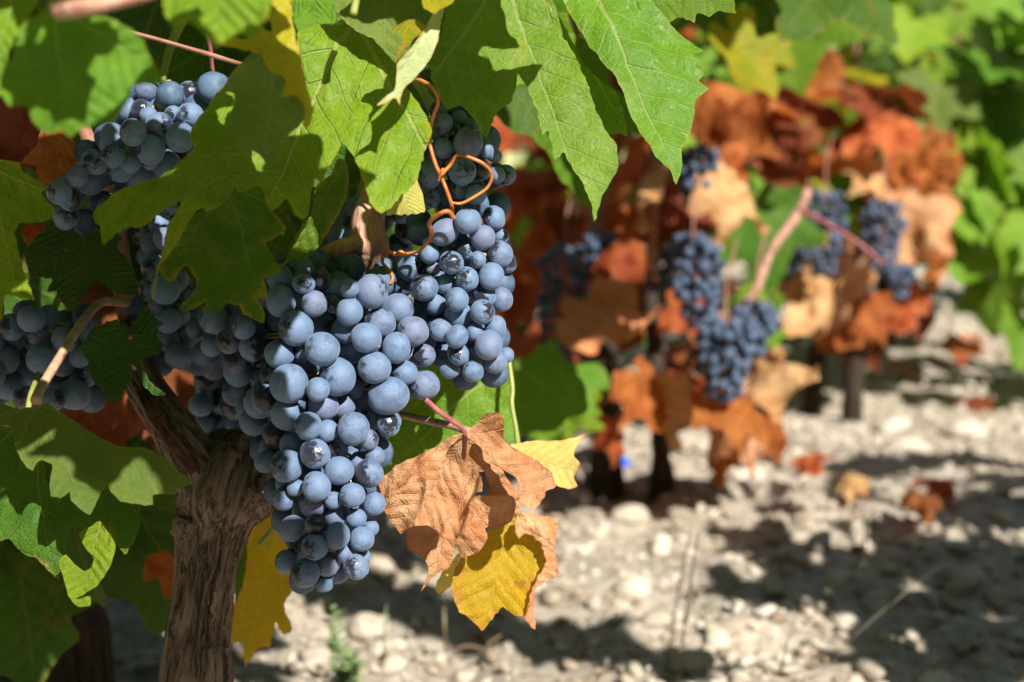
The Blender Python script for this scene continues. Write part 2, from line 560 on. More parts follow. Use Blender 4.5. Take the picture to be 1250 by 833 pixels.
def make_gravel():
    VV, FF, TT = [], [], []
    base = 0
    n = 0

    def add(x, y, s):
        nonlocal base
        V, F = SHAPES[rng.randrange(8)]
        m = Matrix.Rotation(rng.uniform(0, 6.28), 3, 'Z') @ Matrix.Rotation(rng.gauss(0, .35), 3, 'X') @ Matrix.Rotation(rng.gauss(0, .35), 3, 'Y')
        sc = np.array([rng.uniform(.8, 1.3), rng.uniform(.8, 1.2), rng.uniform(.7, 1.15)]) * s
        P = (V * sc) @ np.array(m).T
        P += np.array([x, y, ground_h(x, y) + s * rng.uniform(-.05, .35)])
        VV.append(P)
        FF.append(F + base)
        TT.append(np.full(len(V), min(1, max(0, rng.gauss(.48, .22)))))
        base += len(V)

    for i in range(14000):
        d = 1.05 + 5.5 * rng.random() ** 1.5
        hw = .40 * d + .15
        x = rng.uniform(-hw, hw)
        u = rng.random()
        s = .0032 + .0095 * u * u * u + (.016 * rng.random() if rng.random() < .06 else 0)
        s *= .8 + .25 * d / 2
        add(x, d, s)
    V = np.concatenate(VV)
    F = np.concatenate(FF)
    me = bpy.data.meshes.new('gravel')
    me.vertices.add(len(V))
    me.vertices.foreach_set('co', V.astype(np.float32).ravel())
    me.loops.add(F.size)
    me.loops.foreach_set('vertex_index', F.astype(np.int32).ravel())
    me.polygons.add(len(F))
    me.polygons.foreach_set('loop_start', np.arange(0, F.size, 3, dtype=np.int32))
    me.update(calc_edges=True)
    at = me.attributes.new('tone', 'FLOAT', 'POINT')
    at.data.foreach_set('value', np.concatenate(TT).astype(np.float32))
    me.materials.append(M['gravel'])
    tag(put('gravel', me, (0, 0, 0)), 'loose pale limestone gravel and chips strewn over the soil', 'gravel', kind='stuff')


make_gravel()


def big_stone(x, y, size_px, label, tone=.8):
    p = gpx(x, y)
    d = p.y
    s = size_px / 2 * d / FPX
    V, F = stone_shape(rng.random() * 9, 3)
    V = V * s
    me = mesh_from('limestone_rock', V, [tuple(f) for f in F.tolist()], M['gravel'], smooth=False)
    at = me.attributes.new('tone', 'FLOAT', 'POINT')
    at.data.foreach_set('value', [tone * .6] * len(V))
    o = put('limestone_rock', me, (p.x, p.y, ground_h(p.x, p.y) + s * .25))
    o.rotation_euler = (0, 0, rng.uniform(0, 6))
    tag(o, label, 'stone', 'larger stones on the vineyard soil')


for a in [(846, 826, 62, 'chalky stone at the bottom edge between two dry stems', .85),
          (1105, 560, 62, 'flat cream stone half in shade at the far side of the path', .8),
          (1180, 545, 48, 'white stone beside the reddish fallen leaf near the path edge', 1.0),
          (1195, 655, 30, 'small round pale stone alone in the shaded right part of the ground', .9),
          (1034, 655, 26, 'upright little white stone near the red fallen leaf', .95),
          (965, 690, 42, 'blunt tan stone lying in a shadow streak in mid path', .6),
          (770, 640, 45, 'broad pale stone just in front of the two-stemmed vine', .8),
          (572, 815, 55, 'pale block of stone at the lower edge below the yellow leaf', .8),
          (450, 790, 58, 'sunlit pale stone next to the small green weed', .85),
          (158, 818, 22, 'small sunlit stone fragment in shade beside the gnarled trunk', .9)]:
    big_stone(a[0], a[1], a[2], a[3], a[4])


# tree ring added to shut out the low sky, seen only through gaps
def make_sky_screen():
    tr = random.Random(6)
    vs_, fs = [], []
    m = 120
    for k in range(m):
        a = 2 * math.pi * k / m
        rr_ = 14 + 1.2 * noise.noise(Vector((math.cos(a) * 3, math.sin(a) * 3, 1)))
        hh = 9.0 + 2.0 * noise.noise(Vector((math.cos(a) * 4, math.sin(a) * 4, 7))) + .8 * noise.noise(Vector((math.cos(a) * 15, math.sin(a) * 15, 7)))
        for j in range(9):
            t = j / 8
            q = rr_ + 1.8 * t * t + .8 * noise.noise(Vector((math.cos(a) * 9, math.sin(a) * 9, t * 6)))
            vs_.append((math.sin(a) * q, 2 + math.cos(a) * q, -.2 + hh * t))
    for k in range(m):
        k2 = (k + 1) % m
        for j in range(8):
            fs.append((k * 9 + j, k2 * 9 + j, k2 * 9 + j + 1, k * 9 + j + 1))
    core = list(vs_)
    for _ in range(15000):
        p = Vector(core[tr.randrange(len(core))])
        c = Vector((0, 2, p.z))
        p = p + (c - p).normalized() * tr.uniform(0, .7) + Vector((tr.gauss(0, .35), tr.gauss(0, .35), tr.gauss(0, .45)))
        a = Vector((tr.gauss(0, 1), tr.gauss(0, 1), tr.gauss(0, 1))).normalized()
        b_ = a.orthogonal().normalized()
        sz = tr.uniform(.10, .26)
        n = len(vs_)
        vs_ += [p + a * sz, p + b_ * sz * .6, p - a * sz, p - b_ * sz * .6]
        fs.append((n, n + 1, n + 2, n + 3))
    N = NT('sky_screen_leaves')
    gpos = N.n('ShaderNodeNewGeometry').outputs['Position']
    cc = N.mix(N.smooth(N.noise(gpos, 1.6, 4), .3, .7), (.025, .055, .012), (.06, .11, .02))
    mm = N.done(N.pbsdf(cc, .7, None, .2))
    me = mesh_from('sky_screen_trees', vs_, fs, mm, smooth=False)
    tag(put('sky_screen_trees', me, (0, 0, 0)), 'added ring of dark trees that shuts out the low sky', 'woodland', kind='stuff')


make_sky_screen()

# ------------------------------------------------------------------ leaves
def edge_dist(P, O):
    """distance of points P from polyline loop O (2D)"""
    A = O
    B = np.roll(O, -1, axis=0)
    D = B - A
    L = (D ** 2).sum(1) + 1e-12
    t = np.clip(((P[:, None, :] - A[None]) * D[None]).sum(2) / L[None], 0, 1)
    Q = A[None] + t[..., None] * D[None]
    return np.sqrt(((P[:, None, :] - Q) ** 2).sum(2)).min(1)


def toothed(pts, step, amp, period, rr, chaos=.5):
    """resample a closed outline and cut uneven teeth into it"""
    P = np.array(pts, float)
    area = 0.5 * np.sum(P[:, 0] * np.roll(P[:, 1], -1) - np.roll(P[:, 0], -1) * P[:, 1])
    if area < 0: P = P[::-1]
    out = []
    n = len(P)
    # soften corners a little: Catmull with tension
    for i in range(n):
        a, b, c, d = P[i - 1], P[i], P[(i + 1) % n], P[(i + 2) % n]
        L = np.linalg.norm(c - b)
        m = max(1, int(round(L / step)))
        for k in range(m):
            t = k / m
            cm = 0.5 * (2 * b + (c - a) * t + (2 * a - 5 * b + 4 * c - d) * t * t + (3 * b - a - 3 * c + d) * t ** 3)
            out.append(.5 * cm + .5 * (b + (c - b) * t))
    O = np.array(out)
    T = np.roll(O, -1, axis=0) - np.roll(O, 1, axis=0)
    T /= np.linalg.norm(T, axis=1)[:, None] + 1e-9
    Nn = np.stack([T[:, 1], -T[:, 0]], 1)
    seg = np.linalg.norm(np.roll(O, -1, axis=0) - O, axis=1)
    s = 0.0
    ph = []
    per = period
    acc = 0
    a_cur = amp
    for i in range(len(O)):
        ph.append((acc / per, a_cur))
        acc += seg[i]
        if acc > per:
            acc = 0
            per = period * rr.uniform(1 - chaos, 1 + chaos)
            a_cur = amp * rr.uniform(.5, 1.4)
    off = np.array([(q ** 1.6 if q < .72 else (1 - q) / .28 * .59) * A - A * .3 for q, A in ph])
    return O + Nn * off[:, None]


def fill(O, step, rr):
    """triangulate the inside of outline O with jittered interior points"""
    lo, hi = O.min(0), O.max(0)
    pts = []
    j = 0
    yv = lo[1]
    while yv < hi[1]:
        xv = lo[0] + (step * .5 if j % 2 else 0)
        while xv < hi[0]:
            pts.append((xv + rr.uniform(-.22, .22) * step, yv + rr.uniform(-.22, .22) * step))
            xv += step
        yv += step * .87
        j += 1
    I = np.array(pts) if pts else np.zeros((0, 2))
    if len(I):
        x, y = I[:, 0][:, None], I[:, 1][:, None]
        x1, y1 = O[:, 0][None], O[:, 1][None]
        x2, y2 = np.roll(O[:, 0], -1)[None], np.roll(O[:, 1], -1)[None]
        cr_ = ((y1 > y) != (y2 > y)) & (x < (x2 - x1) * (y - y1) / (y2 - y1 + 1e-12) + x1)
        ins = cr_.sum(1) % 2 == 1
        I = I[ins]
        I = I[edge_dist(I, O) > step * .35]
    allp = [Vector(p) for p in O] + [Vector(p) for p in I]
    n = len(O)
    ed = [(i, (i + 1) % n) for i in range(n)]
    v, e, f, _, _, _ = geometry.delaunay_2d_cdt(allp, ed, [], 1, 1e-7)
    P = np.array([p[:] for p in v])
    return P, [tuple(q) for q in f]


def sheet_mesh(name, verts, faces, uvs, edge, mat):
    me = mesh_from(name, verts, faces, mat)
    ul = me.uv_layers.new(name='leaf')
    li = np.zeros(len(me.loops), dtype=np.int32)
    me.loops.foreach_get('vertex_index', li)
    ul.data.foreach_set('uv', np.array(uvs, dtype=np.float32)[li].ravel())
    at = me.attributes.new('edge', 'FLOAT', 'POINT')
    at.data.foreach_set('value', np.array(edge, dtype=np.float32))
    return me


def traced_sheet(outline, pet, tip, d, tilt, fold=0., droop=0., wave=.0055, wfreq=30., seed=0, step=5., teeth=2.6, period=15., curlx=0., crumple=0., pleat=0., extra=None):
    """one leaf lobe: flat outline on a tilted plane at depth d, then bent and waved. Returns world verts, faces, uvs, edge"""
    rr = random.Random(seed * 13 + 7)
    O = toothed(outline, 2.6, teeth, period, rr)
    P, F = fill(O, step, rr)
    E = edge_dist(P, O)
    c = np.array(outline, float).mean(0)
    n = (-FWD + RIGHT * tilt[0] + UP * tilt[1]).normalized()
    P0 = px(c[0], c[1], d)
    pet = np.array(pet, float)
    tipv = np.array(tip, float) - pet
    L = np.linalg.norm(tipv)
    ax = tipv / L
    perp = np.array([-ax[1], ax[0]])
    sc = d / FPX
    W = []
    UVs = []
    sv = Vector((seed * 3.1, seed * 1.3, 0))
    for p in P:
        ray = FWD + RIGHT * ((p[0] - 625) / FPX) - UP * ((p[1] - 416.5) / FPX)
        t = (P0 - CAM).dot(n) / ray.dot(n)
        q = CAM + ray * t
        r = p - pet
        v = r.dot(ax) / L
        u = r.dot(perp) / L
        Lm = L * sc
        h = -fold * abs(u) * Lm - droop * max(v, 0) ** 2 * Lm + curlx * u * u * Lm
        nz = noise.noise(q * wfreq + sv) + .5 * noise.noise(q * wfreq * 2.3 + sv)
        h += wave * nz
        # herringbone quilting between the side veins
        th = math.atan2(u, v)
        k = max(-2, min(2, round(th / .93)))
        de = th - k * .93
        rad = math.hypot(u, v)
        a_, b_ = rad * math.cos(de), rad * math.sin(de)
        s_ = (a_ - abs(b_) * .85) / .125 + (.24 if b_ > 0 else -.24)
        h += Lm * .016 * (abs((s_ % 1) - .5) * -2 + 1) * min(1, abs(b_) * 9) * (1 if not crumple else 0)
        h -= Lm * .005 * max(0, 1 - abs(b_) / .05)
        if crumple:
            g = noise.noise(q * 55 + sv)
            g2 = noise.noise(q * 120 + sv)
            h += crumple * ((1 - 2 * abs(g)) + .45 * (1 - 2 * abs(g2)))
        if pleat:
            h += pleat * (1 - 2.4 * abs(noise.noise(Vector((u * 3.4 + seed, v * 1.1 - seed, 0)))) + .4 * math.sin(u * 9 + 4 * noise.noise(Vector((u * 2, v * 2, seed)))))
        if extra: h += extra(p[0], p[1])
        W.append(q + n * h)
        UVs.append((u, v))
    edge = E / L
    fs = []
    for f in F:                          # upper side towards the viewer
        a, b, cc = (W[i] for i in f[:3])
        nn = (b - a).cross(cc - a)
        fs.append(f if nn.dot(n) > 0 else f[::-1])
    return W, fs, UVs, list(edge)


def conv(z, pts):
    ox, oy, s = z
    return [(ox + a / s, oy + b / s) for a, b in pts]


Z1 = (0, 0, 2.976)
Z2 = (400, 0, 2.976)
Z5 = (220, 240, 2.976)
Z6 = (220, 480, 2.976)
Z4 = (0, 270, 2.976)
Z7 = (0, 550, 2.943)
ZA = (90, 90, 4.167)
ZB = (170, 190, 3.967)
ZC = (330, 0, 5.435)
ZD = (0, 180, 2.604)
ZE = (0, 470, 2.976)
ZF = (450, 440, 2.45)
ZG = (600, 120, 3.786)
ZT = (440, 80, 4.63)
ZP = (0, 0, 1)

seedc = [0]


def leaf(parent, z, outline, pet, tip, d, tilt, mat, label=None, stalk=None, stalk_mat='stalk', stalk_r=.0014, more=(), name='leaf', **kw):
    """a leaf of its own: traced sheet(s), with its leaf_stalk as a sub-part when seen"""
    seedc[0] += 1
    kw.setdefault('seed', seedc[0])
    W, F, U, E = traced_sheet(conv(z, outline), conv(z, [pet])[0], conv(z, [tip])[0], d, tilt, **kw)
    for (zz, o2, p2, t2, d2, tl2, k2) in more:
        w2, f2, u2, e2 = traced_sheet(conv(zz, o2), conv(zz, [p2])[0], conv(zz, [t2])[0], d2, tl2, **k2)
        b = len(W)
        W += w2
        F += [tuple(i + b for i in f) for f in f2]
        U += u2
        E += e2
    loc = sum((v for v in W), Vector()) / len(W)
    me = sheet_mesh(name, [v - loc for v in W], F, U, E, M[mat])
    o = put(name, me, loc, parent)
    if label: o['label'] = label
    if stalk:
        zz, sp_ = stalk
        mb = MB().tube([px(*conv(zz, [(a, b)])[0], dd) for a, b, dd in sp_], [stalk_r * (1.25 if i == len(sp_) - 1 else 1) for i in range(len(sp_))], 6, 8)
        mb.build('leaf_stalk', M[stalk_mat], o)
    return o


# ---- generic leaf shapes for everything farther off
HALF = [(.03, -.03), (.14, -.17), (.33, -.23), (.50, -.10), (.56, .08), (.47, .19), (.60, .36), (.68, .53), (.50, .56), (.36, .57), (.27, .66), (.25, .80), (.12, .92)]


def generic_leaf(seed, dry=0.0, step=.07):
    if dry: step = .05
    rr = random.Random(seed * 77 + 3)
    jit = lambda p: (p[0] * rr.uniform(.86, 1.14), p[1] + rr.uniform(-.05, .05))
    pts = [jit(p) for p in HALF] + [(rr.uniform(-.04, .04), 1.02)] + [(-a, b) for a, b in [jit(p) for p in HALF]][::-1]
    O = toothed(pts, .04, .035, .16, rr)
    P, F = fill(O, step, rr)
    E = edge_dist(P, O)
    W = []
    sv = Vector((seed * 5.7, 1.1, seed * 2.2))
    curl = rr.uniform(.5, 1.2) * dry
    roll = rr.uniform(-.5, 1.1) * dry
    fold = rr.uniform(.05, .35)
    droop = rr.uniform(.1, .4)
    for u, v in P:
        q = Vector((u, v, 0))
        h = fold * abs(u) * (1 if not dry else .6) - droop * v * v * .6
        h += .07 * (noise.noise(q * 2.2 + sv) + .5 * noise.noise(q * 5 + sv)) * (1 + 2.0 * dry)
        if dry:
            h += .07 * dry * (1 - 2 * abs(noise.noise(q * 3.1 + sv))) + .035 * dry * (1 - 2 * abs(noise.noise(q * 7.5 + sv)))
            u += .06 * dry * noise.noise(q * 2.7 - sv)
            v += .06 * dry * noise.noise(q * 2.7 - sv * 2)
        X, Y, Zz = u, v, h
        if dry:      # roll the side lobes and the tip over
            a = curl * u * 1.6
            k = 1.6 * curl + 1e-6
            X, Zz = math.sin(a) / k, h * math.cos(a) - (1 - math.cos(a)) / k
            b = roll * (v - .2)
            if abs(roll) > .05:
                Y2 = .2 + math.sin(b) / roll - Zz * math.sin(b)
                Zz = Zz * math.cos(b) - (1 - math.cos(b)) / roll
                Y = Y2
        W.append((X, Y, Zz))
    return sheet_mesh('leaf', W, F, [tuple(p) for p in P], list(E), M['green'] if not dry else M['rust'])


GREEN = [generic_leaf(i, 0) for i in range(7)]
DRY = [generic_leaf(20 + i, rngv) for i, rngv in enumerate((.7, .9, 1.2, 1.4, 1.1, .8, 1.6, 1.0))]


def gleaf(parent, loc, size, mat, dry=None, face=None, spin=None, label=None, rr=rng):
    """a leaf hung at a world point; face = direction its upper side looks, tip hanging down"""
    if dry is None: dry = mat in ('rust', 'tan', 'brown')
    me = rr.choice(DRY if dry else GREEN)
    f = Vector(face) if face is not None else (Vector((rr.gauss(.2, .75), rr.gauss(-.7, .5), rr.gauss(.4, .6))) if dry else Vector((rr.gauss(.25, .45), rr.gauss(-.75, .35), rr.gauss(.45, .35))))
    f.normalize()
    down = Vector((rr.gauss(0, .4), rr.gauss(0, .25), -1))
    yax = (down - f * down.dot(f)).normalized()
    if spin is not None: yax = Matrix.Rotation(spin, 3, f) @ yax
    xax = yax.cross(f)
    m = Matrix((xax, yax, f)).transposed()
    o = put('leaf', me, loc, parent, M[mat])
    o.rotation_euler = m.to_euler()
    o.scale = (size, size, size)
    if label: o['label'] = label
    return o


def pleaf(parent, x, y, d, size_px, mat, **kw):
    """generic leaf whose middle sits at a photograph pixel"""
    if mat in ('rust', 'tan', 'brown') and d > 1.5: d *= random.Random(int(x * 7 + y)).uniform(.965, 1.06)
    s = size_px * d / FPX * (.9 if mat in ('rust', 'brown') else 1)
    return gleaf(parent, px(x, y, d) + Vector((0, 0, s * .45)), s, mat, **kw)


# ------------------------------------------------------------------ THE NEAR VINE
vine_base = Vector((px(238, 833, .80).x - .004, px(238, 833, .80).y + .01, 0))
vine = tag(empty('grapevine', vine_base), 'near grapevine with gnarled brown trunk, big green leaves and the in-focus grapes', 'grapevine', 'bush vines')

head = px(262, 600, .80)
mb = MB()
mb.tube([vine_base + Vector((.0, 0, -.02)), vine_base + Vector((.002, 0, .08)), px(238, 850, .80), px(243, 760, .80), px(252, 690, .80), px(262, 640, .80), px(270, 600, .80), px(285, 565, .81), px(300, 545, .82)],
        [.030, .024, .0195, .0170, .0165, .020, .0270, .023, .012], 14, 64, .09, .13, 1.0)
mb.tube([px(252, 625, .80), px(246, 590, .795), px(228, 555, .79), px(205, 515, .79), px(178, 472, .80), px(165, 440, .81), px(158, 400, .82)],
        [.012, .0175, .0150, .0118, .0105, .0095, .008], 10, 40, .05, .10, 4.0)
mb.tube([px(275, 620, .80), px(305, 590, .81), px(335, 565, .83), px(352, 530, .85), px(380, 470, .87), px(420, 400, .86)],
        [.016, .019, .015, .012, .010, .008], 10, 40, .06, .12, 7.0)
for (kx, ky, kr, ks) in ((247, 590, .008, 2.), (290, 608, .010, 3.), (232, 640, .007, 5.), (262, 577, .009, 8.), (310, 600, .009, 6.)):
    mb.tube([px(kx, ky + 6, .80), px(kx, ky, .787), px(kx + 1, ky - 3, .781)], [kr * 1.5, kr * 1.1, kr * .3], 6, 20, .15, .2, ks)
trunk = mb.build('trunk', M['bark'], vine)
kb = MB().tube([px(247, 589, .786), px(247, 588, .777), px(247, 588, .7765)], [.0045, .0036, .0030], 4, 16, .1)
kb.build('cut_knot', M['knot'], trunk)

# stringy bark of the arm that leaves to the upper left
mb = MB()
for i in range(9):
    t = rng.uniform(-9, 9)
    mb.tube([px(172 + t, 470 + rng.uniform(-4, 8), .785), px(195 + t, 515, .772), px(228 + t * .8, 560, .772), px(244 + t * .5, 590, .78)], [.0005, .0013, .0013, .0006], 6, 6, .3, 0, i)
o = mb.build('bark_strip', M['bark_red'], vine)

mb = MB()
br_ = random.Random(12)
for i in range(30):
    ux = br_.uniform(-.85, .85)
    off = .0165 * math.sqrt(1 - ux * ux)
    y0_ = br_.uniform(620, 800)
    L_ = br_.uniform(40, 110)
    pts_ = []
    for k in range(5):
        yy_ = y0_ + L_ * k / 4
        cx_ = float(np.interp(yy_, [600, 640, 690, 760, 850], [268, 262, 252, 243, 238]))
        hw_ = float(np.interp(yy_, [600, 640, 690, 760, 850], [52, 43, 35, 36, 42]))
        lift = .0015 + (.004 * br_.random() if k in (0, 4) else 0)
        pts_.append(px(cx_ + ux * hw_ + br_.gauss(0, 1.2), yy_, .80 - off - lift))
    r_ = br_.uniform(.0006, .0014)
    mb.tube(pts_, [r_ * .3, r_, r_ * 1.1, r_, r_ * .3], 6, 6, .4, 0, i)
mb.build('bark_strip', M['bark'], vine)


# canes
def cane(parent, pts, radii, mat='cane', label=None, n=10, ring=18, rough=.22):
    o = MB().tube([px(*p) for p in pts], radii, n, ring, rough, .09, rng.random() * 9).build('cane', M[mat], parent)
    if label: o['label'] = label
    return o


cn = cane(vine, [(455, 345, .80), (454, 325, .785), (452, 300, .775), (449, 275, .775), (456, 240, .785), (468, 180, .80), (480, 100, .82), (486, 0, .84), (490, -90, .86)],
          [.0060, .0072, .0098, .0092, .0072, .0058, .005, .005, .004], 'cane', 'pinkish knobbly cane above the large bunch')
st = MB().tube([px(452, 298, .772), px(430, 298, .768), px(405, 306, .764), px(389, 318, .768), px(385, 330, .775)], [.0075, .0050, .0040, .0040, .0025], 8, 14, .2, .06)
st.build('side_spur', M['cane'], cn)
cane(vine, [(160, 440, .83), (158, 400, .825), (152, 350, .82), (146, 300, .815), (142, 262, .81), (128, 210, .81), (100, 150, .82), (90, 60, .83), (70, -60, .85)],
     [.0062, .0058, .0058, .0055, .005, .0045, .004, .004, .003], 'cane_dull', 'reddish brown cane rising between the small dark leaves')
cane(vine, [(70, 16, .455), (95, 10, .45), (130, 4, .45), (190, -12, .46), (260, -40, .48)], [.0022, .0028, .0025, .0022, .002], 'cane', 'blurred pink shoot crossing the top corner')
cane(vine, [(60, 20, .70), (160, 40, .71), (240, 62, .72), (300, 80, .74), (380, 100, .80), (470, 60, .85)], [.0012] * 6, 'cane_dull')
cane(vine, [(240, -60, .72), (255, 45, .73), (260, 90, .74), (268, 150, .75)], [.0014, .0012, .0011, .001], 'stalk_red')

# tendril
tp = [(ZT, a, b, dd) for a, b, dd in [(300, 78, .70), (350, 90, .695), (410, 130, .69), (440, 200, .69), (415, 280, .693), (396, 350, .695), (394, 450, .695), (425, 560, .693), (455, 625, .690), (485, 700, .688), (512, 780, .690), (520, 830, .694)]]
mb = MB()
mb.tube([px(*conv(z, [(a, b)])[0], dd) for z, a, b, dd in tp], [.0011 - .00002 * i for i in range(len(tp))], 8, 8, .25)
tp = [(ZT, a, b, dd) for a, b, dd in [(440, 655, .687), (462, 590, .684), (478, 600, .690), (455, 622, .686), (510, 560, .686), (552, 506, .684), (640, 530, .684), (705, 565, .685), (742, 620, .687), (718, 690, .688), (640, 745, .688), (570, 780, .688), (512, 776, .6865)]]
mb.tube([px(*conv(z, [(a, b)])[0], dd) for z, a, b, dd in tp], [.0006, .0007, .0007] + [.0009, .0009, .0009, .0009, .00085, .0008, .00075, .0007, .00065] + [.0005], 8, 8, .2)
tp = [(Z5, a, b, dd) for a, b, dd in [(995, 80, .694), (975, 55, .69), (945, 62, .69), (905, 95, .70), (912, 140, .715), (870, 195, .732), (800, 210, .738), (750, 200, .741), (738, 215, .742), (735, 240, .742), (755, 265, .740), (772, 292, .738), (762, 316, .738), (742, 300, .74)]]
mb.tube([px(*conv(z, [(a, b)])[0], dd) for z, a, b, dd in tp], [.0011] * 5 + [.0009] * 8 + [.0005], 8, 8, .1)
tp = [(Z5, a, b, dd) for a, b, dd in [(820, 212, .735), (800, 200, .731), (780, 214, .741), (765, 200, .735), (745, 212, .740)]]
mb.tube([px(*conv(z, [(a, b)])[0], dd) for z, a, b, dd in tp], [.0008] * 5, 8, 8, .1)
mb.build('tendril', M['tendril'], vine)['label'] = 'orange curling tendril looped in front of the grapes'

# ---- traced leaves, near ones first
leaf(vine, Z1, [(30, 190), (60, 90), (150, 20), (190, 10), (260, 40), (390, 60), (500, 120), (530, 190), (585, 285), (480, 295), (455, 350), (400, 430), (330, 445), (270, 462), (240, 485), (200, 460), (150, 470), (100, 430), (75, 370), (10, 370), (-20, 300), (-10, 230)],
     (190, 20), (240, 480), .50, (.0, .10), 'green', 'large out-of-focus green leaf hanging in the top corner', step=6, fold=.1, droop=.1, stalk=(Z1, [(280, -150, .52), (230, -60, .51), (190, 20, .50)]))
leaf(vine, Z1, [(-120, -60), (60, -70), (140, -20), (100, 60), (60, 120), (20, 200), (10, 330), (-60, 330), (-140, 200)], (60, -90), (-30, 320), .53, (.1, .35), 'lime', 'sunlit blurred leaf at the very top edge, partly cut off', step=6)
leaf(vine, Z1, [(590, -160), (590, 0), (600, 60), (640, 130), (690, 100), (740, 130), (780, 170), (850, 120), (930, 130), (980, 60), (1010, -60), (1020, -180), (800, -250)], (820, -250), (790, 170), .50, (.1, .35), 'lime', 'bright blurred leaf hanging from the top edge', step=6)
leaf(vine, Z1, [(965, 20), (990, -80), (1040, -100), (1055, -20), (1062, 80), (1090, 200), (1120, 330), (1140, 400), (1120, 470), (1103, 462), (1108, 390), (1080, 345), (1020, 350), (1040, 290), (975, 260), (940, 210), (860, 190), (790, 180), (780, 160), (820, 140), (900, 150), (940, 110), (985, 130)],
     (1020, -90), (1130, 450), .600, (.25, .2), 'lemon', 'yellow curled leaf edge with pink tips', step=5, curlx=.3)
leaf(vine, Z1, [(890, 215), (840, 270), (800, 335), (850, 345), (828, 490), (870, 500), (900, 540), (940, 560), (970, 597), (1000, 560), (1040, 500), (1085, 460), (1112, 430), (1125, 370), (1060, 300), (1040, 200), (960, 160)],
     (1000, 180), (960, 590), .612, (.05, -.25), 'olive', 'dull olive leaf seen from below beside the yellow curl', step=5, teeth=1.5)
leaf(vine, ZP, [(432, 14), (450, 6), (470, 22), (478, 50), (487, 75), (492, 100), (500, 112), (512, 128), (524, 150), (527, 168), (520, 182), (515, 200), (508, 228), (490, 243), (478, 258), (465, 268), (452, 254), (446, 232), (440, 215), (433, 200), (425, 186), (418, 181), (406, 200), (392, 224), (384, 216), (379, 238), (377, 258), (368, 268), (358, 260), (350, 240), (342, 247), (331, 257), (325, 245), (318, 226), (303, 232), (291, 236), (287, 230), (270, 248), (253, 264), (249, 256), (230, 275), (212, 295), (190, 310), (187, 330), (184, 356), (181, 342), (186, 315), (195, 292), (205, 265), (219, 234), (200, 242), (182, 255), (168, 263), (150, 258), (135, 263), (118, 273), (113, 258), (112, 245), (104, 234), (100, 225), (112, 214), (140, 207), (180, 201), (215, 194), (237, 185), (231, 172), (239, 155), (256, 132), (262, 120), (285, 90), (310, 75), (340, 70), (362, 60), (365, 40), (385, 28), (405, 22), (418, 16)],
     (430, 16), (300, 300), .665, (.10, .50), 'lime', 'broad crinkled leaf draped over the large bunch, half in full sun', step=4.5, wave=.0075, fold=-.04, stalk=(ZC, [(620, -140, .66), (580, -40, .655), (548, 100, .655)]), stalk_r=.0016,
     extra=lambda x, y: -.03 * max(0, (250 - x) / 150))
leaf(vine, ZB, [(480, 165), (590, 120), (625, 230), (650, 270), (690, 320), (708, 350), (690, 375), (610, 415), (640, 480), (680, 545), (670, 572), (605, 590), (622, 692), (570, 690), (605, 750), (612, 800), (590, 814), (540, 785), (495, 765), (470, 720), (410, 710), (380, 745), (300, 752), (310, 700), (240, 742), (188, 742), (190, 715), (250, 660), (270, 610), (240, 560), (210, 520), (175, 560), (150, 597), (120, 602), (85, 565), (70, 530), (110, 440), (200, 340), (310, 240)],
     (430, 150), (600, 800), .690, (-.05, .15), 'edgy', 'shaded green leaf with yellow rim lying on the shoulder of the bunch', step=4.5, fold=.16, wave=.005)
leaf(vine, ZB, [(1000, 20), (1022, 100), (1010, 200), (960, 300), (900, 400), (840, 480), (800, 507), (750, 500), (680, 548), (715, 500), (760, 390), (790, 330), (830, 280), (840, 200), (860, 140), (930, 90), (960, 20)],
     (1000, 30), (720, 520), .715, (.35, -.1), 'edgy', 'narrow folded leaf with an orange lower rim next to the pink spur', step=4.5, fold=.1, teeth=1.2)
leaf(vine, ZB, [(700, 60), (850, 150), (840, 220), (820, 300), (790, 320), (740, 290), (700, 260), (640, 420), (700, 480), (760, 400), (690, 300), (620, 180)], (690, 60), (800, 310), .74, (.0, .2), 'edgy', step=5)
leaf(vine, ZC, [(1165, 40), (1135, 150), (1092, 290), (1042, 410), (972, 512), (895, 592), (872, 692), (845, 652), (830, 648), (780, 682), (722, 694), (780, 635), (835, 595), (850, 530), (848, 420), (900, 355), (1000, 220), (1080, 90), (1100, 50)],
     (1130, 20), (760, 690), .648, (.75, .1), 'pale', 'folded pale leaf hanging edge-on, its underside showing', step=3, teeth=.8, wave=.003)
leaf(vine, ZC, [(1010, 20), (1020, -80), (1240, -90), (1215, 30), (1170, 50), (1120, 60), (1090, 90), (1050, 60)], (1120, -80), (1100, 80), .646, (.1, .6), 'lemon', 'small yellow leaf flap at the top of the pale folded leaf', step=3, teeth=1)
leaf(vine, ZC, [(800, 220), (830, 175), (900, 150), (980, 140), (1030, 170), (1020, 220), (960, 260), (900, 330), (850, 420), (825, 440), (850, 370), (880, 290), (850, 240)], (1010, 180), (830, 430), .652, (.1, .5), 'yellowgreen', 'curled yellow-green leaf tip with a brown rim above the tendril', step=3, teeth=1.5, crumple=.002)
leaf(vine, ZP, [(400, -40), (545, -45), (535, 10), (515, 50), (495, 85), (484, 78), (470, 64), (455, 48), (440, 42), (424, 30), (408, 10)], (470, -60), (470, 80), .69, (.0, .05), 'olive', 'olive leaf with a rusty brown patch behind the yellow flap', step=5)
leaf(vine, ZC, [(160, -60), (380, -80), (420, 60), (440, 130), (420, 190), (330, 180), (250, 210), (180, 240), (150, 120)], (300, -90), (300, 210), .645, (.1, .45), 'dusty', 'crinkled bright leaf behind the yellow curl at the top', step=4, crumple=.003)
